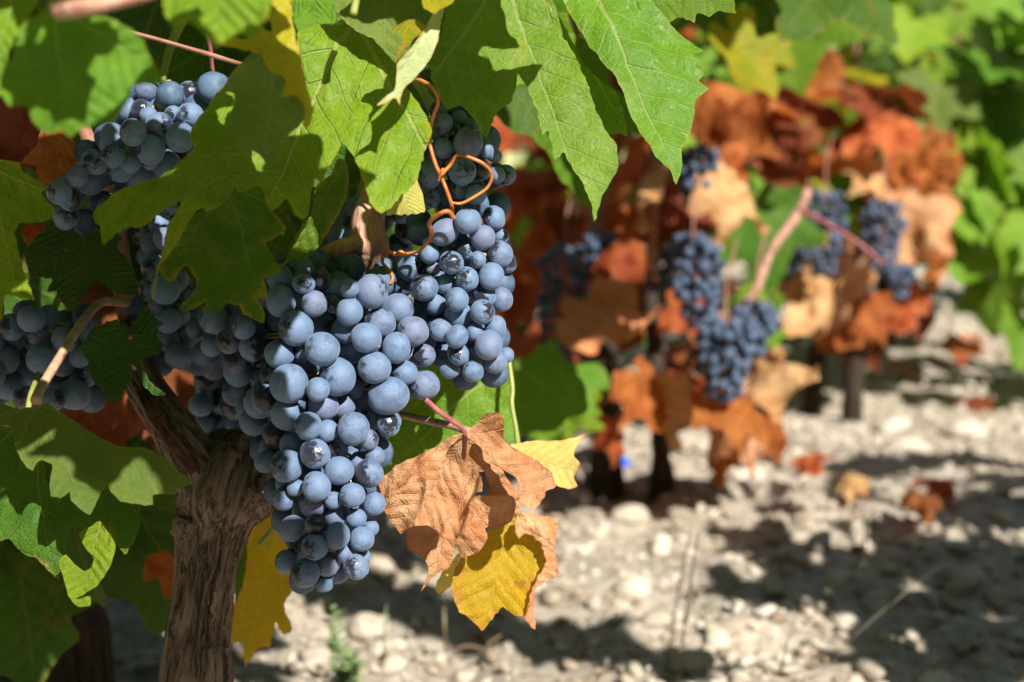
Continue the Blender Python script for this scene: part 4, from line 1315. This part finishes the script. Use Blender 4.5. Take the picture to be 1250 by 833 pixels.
while len(bl_g) < 24:
    x, y = br.gauss(282, 22), br.uniform(430, 560)
    if abs(x - 282) > 20 + 22 * (1 - abs(y - 480) / 90) or any(math.hypot(x - g[0], y - g[1]) < 15 for g in bl_g): continue
    bl_g.append((x, y, 15.5 + br.random() * 2, br.random() * .5))
traced_bunch('grape_bunch', 'almost black bunch in shade beneath the shoulder of the big bunch', bl_g, .86, lambda y: 45., lambda y: 282., (280, 420),
             [(300, 400, .92), (290, 420, .91), (284, 480, .905), (282, 530, .90)], 10, 7)
bc_g = gz(Z5, [(622, 40, 32, .2), (655, 42, 46, .5), (580, 150, 46), (600, 232, 46, .1), (525, 192, 42, .3), (650, 240, 45, .5), (560, 90, 48, .5), (640, 130, 45, .7), (545, 250, 45, .6), (800, 50, 50, .2), (830, 120, 50, .3), (800, 180, 45, .5), (850, 70, 45, .6), (690, 60, 45, 1.)])
traced_bunch('grape_bunch', 'half hidden dark bunch behind the pink spur', bc_g, .80, lambda y: 60., lambda y: 440., (430, 230), [(450, 210, .86), (440, 240, .85), (435, 270, .85), (435, 310, .85)], 8, 8)


def far_bunch(x, y, d, w_px, h_px, n, label, seed, tilt=0):
    rr = random.Random(seed)
    top = px(x, y - h_px / 2, d)
    k = d / FPX
    b = tag(empty('grape_bunch', top), label, 'grape bunch', 'grape bunches on the vines farther back')
    got = []
    t = 0
    while len(got) < n and t < 20000:
        t += 1
        v = rr.random()
        rad = w_px / 2 * (1 - .62 * v ** 1.4) * (.55 + .45 * min(1, v * 6))
        an = rr.uniform(0, 6.283)
        q = rad * math.sqrt(rr.uniform(.12, 1.0))
        p = top + RIGHT * (k * (q * math.cos(an) + tilt * v)) + Vector((0, k * q * math.sin(an), -k * h_px * v))
        r = .0070 * rr.uniform(.85, 1.12)
        if all((p - g).length > (r + s) * .84 for g, s in got):
            got.append((p, r))
    for p, r in got[:100]:
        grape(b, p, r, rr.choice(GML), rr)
    mb = MB()
    mb.tube([top + Vector((.02, .05, .10)), top + Vector((.004, .02, .05)), top + Vector((0, 0, .01)), top - Vector((0, 0, h_px * k * .4)), top - Vector((0, 0, h_px * k * .9))], [.0015, .0016, .0016, .0014, .001], 5, 6)
    mb.build('bunch_stalk', M['cane_dull'], b)
    return b


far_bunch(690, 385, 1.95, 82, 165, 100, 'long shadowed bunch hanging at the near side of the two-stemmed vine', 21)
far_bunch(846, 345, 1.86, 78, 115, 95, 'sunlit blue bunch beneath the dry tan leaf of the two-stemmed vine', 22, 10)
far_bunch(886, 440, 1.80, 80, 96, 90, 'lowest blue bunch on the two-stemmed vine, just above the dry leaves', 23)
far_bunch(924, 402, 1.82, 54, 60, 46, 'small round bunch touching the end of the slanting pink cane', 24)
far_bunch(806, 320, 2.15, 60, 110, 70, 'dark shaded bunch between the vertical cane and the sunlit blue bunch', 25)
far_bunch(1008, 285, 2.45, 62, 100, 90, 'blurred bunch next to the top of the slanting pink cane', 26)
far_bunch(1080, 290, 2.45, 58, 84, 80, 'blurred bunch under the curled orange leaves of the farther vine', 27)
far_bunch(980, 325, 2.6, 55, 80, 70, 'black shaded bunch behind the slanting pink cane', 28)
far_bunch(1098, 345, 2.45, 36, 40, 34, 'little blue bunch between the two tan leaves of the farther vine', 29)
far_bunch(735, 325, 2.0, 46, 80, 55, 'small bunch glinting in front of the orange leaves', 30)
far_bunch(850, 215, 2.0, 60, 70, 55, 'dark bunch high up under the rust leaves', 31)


# ------------------------------------------------------------------ vines farther back
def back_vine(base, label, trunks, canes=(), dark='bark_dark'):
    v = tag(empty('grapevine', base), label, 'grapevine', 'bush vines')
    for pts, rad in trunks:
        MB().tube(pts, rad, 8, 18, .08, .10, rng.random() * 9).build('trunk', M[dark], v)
    for pts, rad, mat in canes:
        MB().tube(pts, rad, 6, 8, .1).build('cane', M[mat], v)
    return v


def at(x, z, y):
    return Vector((x, y, z))


# dark vine close behind on the left
b = gpx(75, 860)
bv = px(75, 760, 1.18)
b = Vector((bv.x, bv.y, 0))
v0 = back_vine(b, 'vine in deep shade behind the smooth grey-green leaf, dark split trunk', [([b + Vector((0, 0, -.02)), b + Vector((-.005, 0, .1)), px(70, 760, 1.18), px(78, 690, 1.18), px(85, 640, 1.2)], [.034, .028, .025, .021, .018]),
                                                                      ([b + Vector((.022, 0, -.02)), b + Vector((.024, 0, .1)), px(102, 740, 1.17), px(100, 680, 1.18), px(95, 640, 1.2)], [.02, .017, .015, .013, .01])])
fr = random.Random(8)
for i in range(46):
    p = b + Vector((fr.gauss(0, .22), fr.gauss(.12, .14), fr.uniform(.28, .85)))
    gleaf(v0, p, fr.uniform(.09, .13), fr.choice(['deep', 'deep', 'green', 'brown']), rr=fr)

# two-stemmed vine
g1, g2 = gpx(740, 612), gpx(808, 622)
v2 = back_vine(Vector((.5 * (g1.x + g2.x), .5 * (g1.y + g2.y), 0)), 'two-stemmed vine with rust-brown dry leaves and blue bunches behind the near vine',
               [([at(g1.x, -.02, g1.y), at(g1.x, .06, g1.y), px(742, 530, g1.y + .03), px(738, 460, g1.y + .03), px(735, 380, g1.y + .05), px(730, 300, g1.y + .05)], [.028, .024, .021, .02, .018, .012]),
                ([at(g2.x, -.02, g2.y), at(g2.x, .05, g2.y), px(807, 560, g2.y + .03), px(805, 500, g2.y + .03), px(800, 430, g2.y + .03), px(795, 360, g2.y + .05)], [.022, .018, .0135, .013, .012, .010])],
               [([px(728, 330, 2.1), px(726, 290, 2.1), px(730, 240, 2.1), px(735, 180, 2.1), px(740, 60, 2.15)], [.012, .011, .010, .009, .006], 'cane_far'),
                ([px(792, 330, 2.12), px(796, 260, 2.1), px(799, 220, 2.1), px(800, 180, 2.1), px(806, 60, 2.15)], [.010, .009, .008, .008, .005], 'cane_far'),
                ([px(905, 375, 2.0), px(923, 353, 2.0), px(942, 306, 2.02), px(971, 266, 2.05), px(987, 232, 2.06)], [.0058, .0070, .0062, .0078, .0072], 'cane_far'),
                ([px(974, 255, 2.05), px(1000, 268, 2.03), px(1040, 292, 2.0), px(1080, 322, 2.0)], [.004, .0032, .0028, .0022], 'stalk_red'),
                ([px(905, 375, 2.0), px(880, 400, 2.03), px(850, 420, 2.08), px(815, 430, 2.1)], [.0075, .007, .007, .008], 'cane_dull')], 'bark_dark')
fr = random.Random(15)
for (x, y, d, s, m) in [(865, 262, 1.95, 105, 'tan'), (775, 420, 1.9, 120, 'tan'), (822, 412, 1.93, 90, 'rust'), (760, 345, 1.92, 90, 'rust'), (752, 298, 2.0, 100, 'rust'), (768, 500, 1.95, 90, 'rust'), (748, 500, 1.98, 70, 'rust'),
                        (832, 512, 1.92, 100, 'rust'), (810, 510, 1.95, 90, 'tan'), (870, 530, 1.92, 100, 'rust'), (900, 540, 1.9, 90, 'tan'), (958, 512, 1.86, 115, 'tan'), (935, 540, 1.9, 85, 'rust'), (928, 470, 1.98, 60, 'tan'),
                        (650, 250, 2.25, 85, 'rust'), (640, 330, 2.25, 80, 'rust'), (628, 390, 2.2, 85, 'rust'), (690, 250, 2.35, 80, 'brown'), (720, 200, 2.3, 85, 'rust'), (780, 215, 2.2, 90, 'rust'), (660, 170, 2.3, 80, 'brown'), (760, 250, 2.3, 80, 'brown'), (665, 290, 2.3, 75, 'brown'), (655, 370, 2.3, 75, 'rust'), (700, 300, 2.35, 75, 'rust'), (735, 150, 2.3, 80, 'rust'), (775, 170, 2.25, 75, 'brown'), (640, 440, 2.25, 80, 'rust'), (790, 260, 2.15, 70, 'tan'), (715, 260, 2.3, 60, 'tan'),
                        (900, 190, 2.2, 125, 'rust'), (860, 170, 2.25, 120, 'rust'), (930, 180, 2.25, 110, 'brown'), (820, 140, 2.25, 110, 'brown'), (880, 215, 2.1, 75, 'rust'), (820, 290, 2.2, 90, 'brown'), (690, 420, 2.3, 120, 'brown'), (640, 460, 2.15, 110, 'rust'),
                        (770, 400, 2.3, 110, 'brown'), (860, 380, 2.3, 90, 'brown'), (890, 85, 1.75, 95, 'yellowgreen'), (905, 60, 2.3, 110, 'yellowgreen'), (960, 80, 2.4, 130, 'green'), (900, 20, 2.3, 110, 'green'), (740, 130, 2.3, 110, 'brown'), (700, 110, 2.4, 120, 'deep'),
                        (840, 40, 2.3, 90, 'rust'), (940, 30, 2.4, 110, 'deep'), (925, 300, 2.35, 120, 'deep'), (935, 390, 2.2, 60, 'lime'), (930, 420, 2.15, 40, 'lime'), (690, 490, 1.7, 90, 'green'), (660, 500, 1.65, 85, 'green'), (700, 510, 1.75, 70, 'lime'),
                        (910, 500, 2.0, 40, 'lime'), (700, 180, 2.5, 80, 'lime'), (680, 200, 2.5, 60, 'lime'), (670, 240, 2.6, 60, 'yellowgreen'), (650, 300, 2.6, 50, 'lime'), (835, 465, 2.1, 60, 'brown'), (750, 540, 1.98, 60, 'rust'), (880, 565, 1.95, 60, 'rust')]:
    pleaf(v2, x, y, d, s, m, rr=fr)
for i in range(26):          # crown leaves added over this vine to shade it
    pleaf(v2, fr.uniform(720, 990), fr.uniform(-190, 10), fr.uniform(1.65, 1.95), fr.uniform(95, 125), fr.choice(['green', 'deep', 'lime', 'yellowgreen']), rr=fr, face=TO_SUN + Vector((fr.gauss(0, .3), fr.gauss(0, .3), fr.gauss(0, .3))))

for (bx, by, t_) in [(680, 350, .56), (700, 400, .62), (690, 440, .66), (655, 370, .60)]:  # leaves added on the sun side, to keep the long bunch dark
    gleaf(v2, px(bx, by, 1.93) + TO_SUN * t_ + Vector((0, 0, .05)), .12, 'deep', face=TO_SUN, rr=fr)

# farther vine with orange leaves
g1, g2 = gpx(992, 500), gpx(1040, 512)
v3 = back_vine(Vector((.5 * (g1.x + g2.x), .5 * (g1.y + g2.y), 0)), 'blurred vine on two thin dark stems under a tan curled leaf',
               [([at(g1.x, -.02, g1.y), px(993, 470, g1.y), px(998, 430, g1.y), px(1010, 380, g1.y), px(1020, 300, g1.y)], [.022, .019, .02, .018, .01]),
                ([at(g2.x, -.02, g2.y), px(1042, 470, g2.y), px(1050, 420, g2.y), px(1050, 380, g2.y), px(1050, 300, g2.y)], [.022, .018, .018, .016, .01])])
fr = random.Random(23)
for (x, y, d, s, m) in [(1035, 365, 2.6, 110, 'tan'), (1000, 385, 2.62, 85, 'tan'), (1062, 352, 2.65, 70, 'tan'), (1125, 290, 2.6, 95, 'tan'), (1140, 310, 2.65, 80, 'tan'), (1010, 395, 2.7, 90, 'rust'), (1050, 400, 2.75, 90, 'rust'), (1100, 400, 2.8, 95, 'rust'), (1120, 380, 2.85, 80, 'brown'),
                        (1060, 235, 2.6, 70, 'tan'), (1000, 170, 2.7, 110, 'rust'), (960, 180, 2.75, 110, 'brown'), (1040, 160, 2.75, 110, 'brown'), (1090, 150, 2.7, 95, 'brown'), (1090, 190, 2.6, 90, 'rust'), (1120, 215, 2.6, 85, 'rust'), (1150, 220, 2.65, 75, 'rust'), (1000, 120, 2.8, 100, 'rust'),
                        (1070, 180, 2.6, 85, 'rust'), (1110, 240, 2.7, 80, 'rust'), (1150, 330, 2.75, 70, 'rust'), (1080, 420, 2.8, 70, 'rust'), (970, 210, 2.8, 80, 'rust'), (1010, 215, 2.65, 70, 'rust'), (1140, 190, 2.7, 60, 'rust'), (1060, 440, 2.9, 60, 'brown')]:
    pleaf(v3, x, y, d, s, m, rr=fr)


def leafy(base, label, n, rx, ry, z0, z1, mats, seed, size=(.09, .14), trunk_h=.45, fol=0):
    fr = random.Random(seed)
    v = back_vine(base, label, [([base + Vector((0, 0, -.03)), base + Vector((fr.gauss(0, .01), 0, .12)), base + Vector((fr.gauss(0, .03), 0, .28)), base + Vector((fr.gauss(0, .04), 0, trunk_h))], [.035, .028, .026, .03])],
                  [([base + Vector((0, 0, trunk_h - .02)), base + Vector((fr.gauss(0, rx * .3), fr.gauss(0, ry * .3), (trunk_h + z1) / 2)), base + Vector((fr.gauss(0, rx * .6), fr.gauss(0, ry * .6), z1 * .95))], [.012, .007, .004], 'cane_dull') for _ in range(5)])
    for i in range(n):
        while True:
            a, bb, c = fr.uniform(-1, 1), fr.uniform(-1, 1), fr.uniform(-1, 1)
            if .35 < a * a + bb * bb + c * c * .8 < 1: break
        p = base + Vector((a * rx, bb * ry, (z0 + z1) / 2 + c * (z1 - z0) / 2))
        out = Vector((a * .6, bb * .5 - .35, c * .3 + .45))
        gleaf(v, p, fr.uniform(*size), fr.choice(mats), face=out + Vector((fr.gauss(0, .3), fr.gauss(0, .3), fr.gauss(0, .3))), rr=fr)
    return v


gmats = ['green', 'lime', 'lime', 'dusty', 'deep', 'pale', 'yellowgreen']
leafy(Vector((1.22, 3.02, 0)), 'bright green bushy vine filling the right frame edge beside the path', 64, .30, .28, .12, 1.05, ['green', 'lime', 'dusty', 'pale', 'lime'], 31)
vr = [o for o in C.objects if o.name.startswith('grapevine')][-1]
fr = random.Random(51)
for i in range(36):
    pleaf(vr, fr.gauss(1215, 38), fr.uniform(20, 450), fr.uniform(2.72, 2.95), fr.uniform(58, 85), fr.choice(['lime', 'dusty', 'olive', 'lime', 'green', 'dusty']), rr=fr, face=TO_SUN + Vector((fr.gauss(0, .35), fr.gauss(0, .35), fr.gauss(0, .35))))
leafy(Vector((.98, 3.75, 0)), 'green vine behind the orange-leaved vine on two thin dark stems', 100, .42, .34, .20, 1.15, gmats + ['yellowgreen'], 32)
leafy(Vector((.45, 3.3, 0)), 'dark green vine between the two-stemmed vine and the vine with tan curled leaf', 100, .40, .3, .30, 1.1, gmats, 33)
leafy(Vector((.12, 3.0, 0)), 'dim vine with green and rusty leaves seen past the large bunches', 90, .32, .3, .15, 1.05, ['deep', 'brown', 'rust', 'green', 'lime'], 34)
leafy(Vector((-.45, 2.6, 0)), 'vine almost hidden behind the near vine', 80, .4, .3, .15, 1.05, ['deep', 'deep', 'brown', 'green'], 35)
leafy(Vector((1.75, 4.6, 0)), 'tall green vine farthest at the right edge of the picture', 100, .5, .4, .15, 1.35, gmats, 36, (.10, .15))
leafy(Vector((.95, 5.0, 0)), 'tall green vine farthest back above the path end', 100, .6, .4, .25, 1.5, gmats, 37, (.10, .15))
leafy(Vector((.1, 4.7, 0)), 'tall green vine farthest back behind the dim rusty one', 100, .6, .4, .20, 1.5, gmats, 38, (.10, .15))
# the neighbour to the right whose crown throws the long streaks of shade over the path
leafy(Vector((1.12, 1.08, 0)), 'neighbouring vine just outside the right frame edge, shading the path', 58, .42, .40, .34, 1.0, ['green', 'lime', 'deep'], 40)
vr = [o for o in C.objects if o.name.startswith('grapevine')][-1]
fr = random.Random(61)
for (gx, gy) in [(1050, 760), (1120, 765), (1190, 780), (1240, 800), (1180, 830), (1235, 740), (1220, 690), (1240, 620), (1090, 825)]:  # extra unseen leaves added along the sun rays, to darken these ground spots
    g = gpx(gx, gy)
    gleaf(vr, g + TO_SUN * (fr.uniform(.55, .75) / TO_SUN.z) + Vector((0, 0, .05)), fr.uniform(.09, .12), 'green', face=TO_SUN + Vector((fr.gauss(0, .2), fr.gauss(0, .2), fr.gauss(0, .2))), rr=fr)

# ------------------------------------------------------------------ small things on the ground
def ground_leaf(x, y, s, mat, label):
    p = gpx(x, y)
    fr = random.Random(int(x))
    o = gleaf(None, p + Vector((0, 0, .035 + ground_h(p.x, p.y))), s, mat, dry=True, face=(fr.gauss(0, .3), -.35, 1), spin=fr.uniform(0, 6), rr=fr)
    o.name = 'fallen_leaf'
    tag(o, label, 'fallen leaf', 'dry leaves fallen on the soil')


ground_leaf(1003, 612, .055, 'rust', 'bright red dry leaf lying on sunlit pale gravel')
ground_leaf(1120, 650, .055, 'brown', 'large brown curled leaf lying in the shade of the path')
ground_leaf(1155, 618, .05, 'rust', 'small rust-coloured leaf lying behind the large brown curled leaf')
ground_leaf(1180, 528, .06, 'brown', 'dark red leaf lying far back beside the white stone')
ground_leaf(1042, 625, .05, 'tan', 'pale pinkish leaf scrap standing near the bright red one')
ground_leaf(1160, 455, .09, 'rust', 'rusty leaf litter piece under the bright green vine')
ground_leaf(1195, 440, .09, 'tan', 'tan leaf litter piece by the path end under the bright green vine')
ground_leaf(1100, 470, .08, 'tan', 'tan dry leaf lying by the thin dark stems')

fr = random.Random(77)
mb = MB()
for i in range(420):
    d_ = 1.1 + 3.2 * fr.random() ** 1.4
    x_ = fr.uniform(-.42, .42) * d_
    p = Vector((x_, d_, ground_h(x_, d_) + .004))
    a = fr.uniform(0, 6.28)
    L_ = fr.uniform(.012, .05)
    q = p + Vector((math.cos(a), math.sin(a), fr.uniform(-.05, .35))) * L_
    m_ = (p + q) / 2 + Vector((fr.gauss(0, .15), fr.gauss(0, .15), fr.uniform(0, .25))) * L_
    r_ = fr.uniform(.0005, .0014)
    mb.tube([p, m_, q], [r_, r_, r_ * .5], 3, 5)
o = mb.build('twig_litter', M['litter'], None, (0, 0, 0))
tag(o, 'scattered bits of straw and broken twigs on the pale soil', 'litter', kind='stuff')

b = gpx(757, 590, .0)
bm = bmesh.new()
bmesh.ops.create_grid(bm, x_segments=6, y_segments=6, size=.008)
for v in bm.verts:
    v.co.z += .008 * noise.noise(v.co * 90) + .01
bmesh.ops.solidify(bm, geom=bm.faces[:], thickness=.001)
me = bpy.data.meshes.new('plastic_scrap')
bm.to_mesh(me)
bm.free()
me.materials.append(M['blue'])
o = put('plastic_scrap', me, b + Vector((0, -.02, .035)))
o.rotation_euler = (R(60), .3, .4)
tag(o, 'tiny blue plastic scrap lying between the two stems', 'litter')

# small green weed by the trunk
wb = gpx(418, 850)
wd = tag(empty('weed', wb), 'small pale green weed with paired leaves below the tip of the bunch', 'weed')
d = wb.y
tops = [px(402, 745, d), px(430, 800, d - .02)]
sh = [(0, 0), (.16, .25), (.2, .55), (.1, .85), (0, 1), (-.1, .85), (-.2, .55), (-.16, .25)]


def small_leaf(parent, p, dirv, ln):
    y = Vector(dirv).normalized()
    x = y.cross(Vector((0, -.4, 1))).normalized()
    z = x.cross(y)
    vsx = [p + x * (a * ln * 1.3) + y * (bq * ln) + z * (.25 * abs(a) * ln - .1 * bq * bq * ln) for a, bq in sh] + [p + y * ln * .5]
    fs = [(i, (i + 1) % 8, 8) for i in range(8)]
    o0 = p
    me = mesh_from('leaf', [q - o0 for q in vsx], fs, M['weed'])
    put('leaf', me, o0, parent)


fr = random.Random(4)
for tp_ in tops:
    MB().tube([wb, wb * .5 + tp_ * .5 + Vector((.004, 0, 0)), tp_], [.0014, .0011, .0006], 6, 6).build('stem', M['weed'], wd)
    for k in range(11):
        t = .25 + .75 * k / 10
        p = wb + (tp_ - wb) * t + Vector((.004 * math.sin(t * 3.14), 0, 0))
        for sg in (-1, 1):
            small_leaf(wd, p, (sg * fr.uniform(.6, 1), fr.gauss(0, .5), fr.uniform(.2, .8)), .016 * (1.25 - .7 * t) * fr.uniform(.8, 1.2))


def stem_thing(pts, r, label, mat='straw', twigs=()):
    mb = MB().tube(pts, [r] + [r * .8] * (len(pts) - 2) + [r * .4], 6, 6, .1)
    for t in twigs: mb.tube(t, [r * .6, r * .5, r * .3], 5, 5)
    o = mb.build('dry_stem', M[mat], None, pts[0])
    tag(o, label, 'dry stem', 'thin dry stems standing on the path')


def S_(x0, y0, pts, r, label, mat='straw', twigs=()):
    g = gpx(x0, y0)
    stem_thing([g - Vector((0, 0, .01))] + [px(a, bq, g.y + dz) for a, bq, dz in pts], r, label, mat, [[px(a, bq, g.y) for a, bq in t] for t in twigs])


S_(838, 832, [(834, 780, 0), (842, 720, .0), (852, 650, .01)], .0012, 'thin upright dry stalk in front of the chalky stone', twigs=[[(838, 760), (846, 735), (858, 715)]])
S_(812, 815, [(822, 760, 0), (832, 700, .0), (846, 640, .0)], .0010, 'thin leaning dry stalk left of the upright one')
S_(950, 832, [(960, 790, 0), (972, 755, .0)], .0014, 'short dark stub of dry stalk at the lower edge', 'straw')
S_(1000, 825, [(1040, 780, 0), (1110, 720, .02), (1170, 675, .04)], .0004, 'long slanting grass stalk crossing the shaded streak', 'straw')
S_(470, 815, [(469, 780, 0), (472, 738, 0)], .0012, 'thin green grass blade standing near the small weed', 'weed')
S_(545, 790, [(543, 770, 0), (542, 740, 0)], .0016, 'pale broken straw standing under the yellow leaf', 'straw')
S_(1052, 700, [(1056, 660, 0), (1053, 610, 0)], .0013, 'straw stalk standing between the two red fallen leaves', 'straw')
S_(590, 815, [(594, 790, 0), (612, 775, 0)], .0012, 'forked dry twig at the lower edge under the yellow leaf', 'straw')
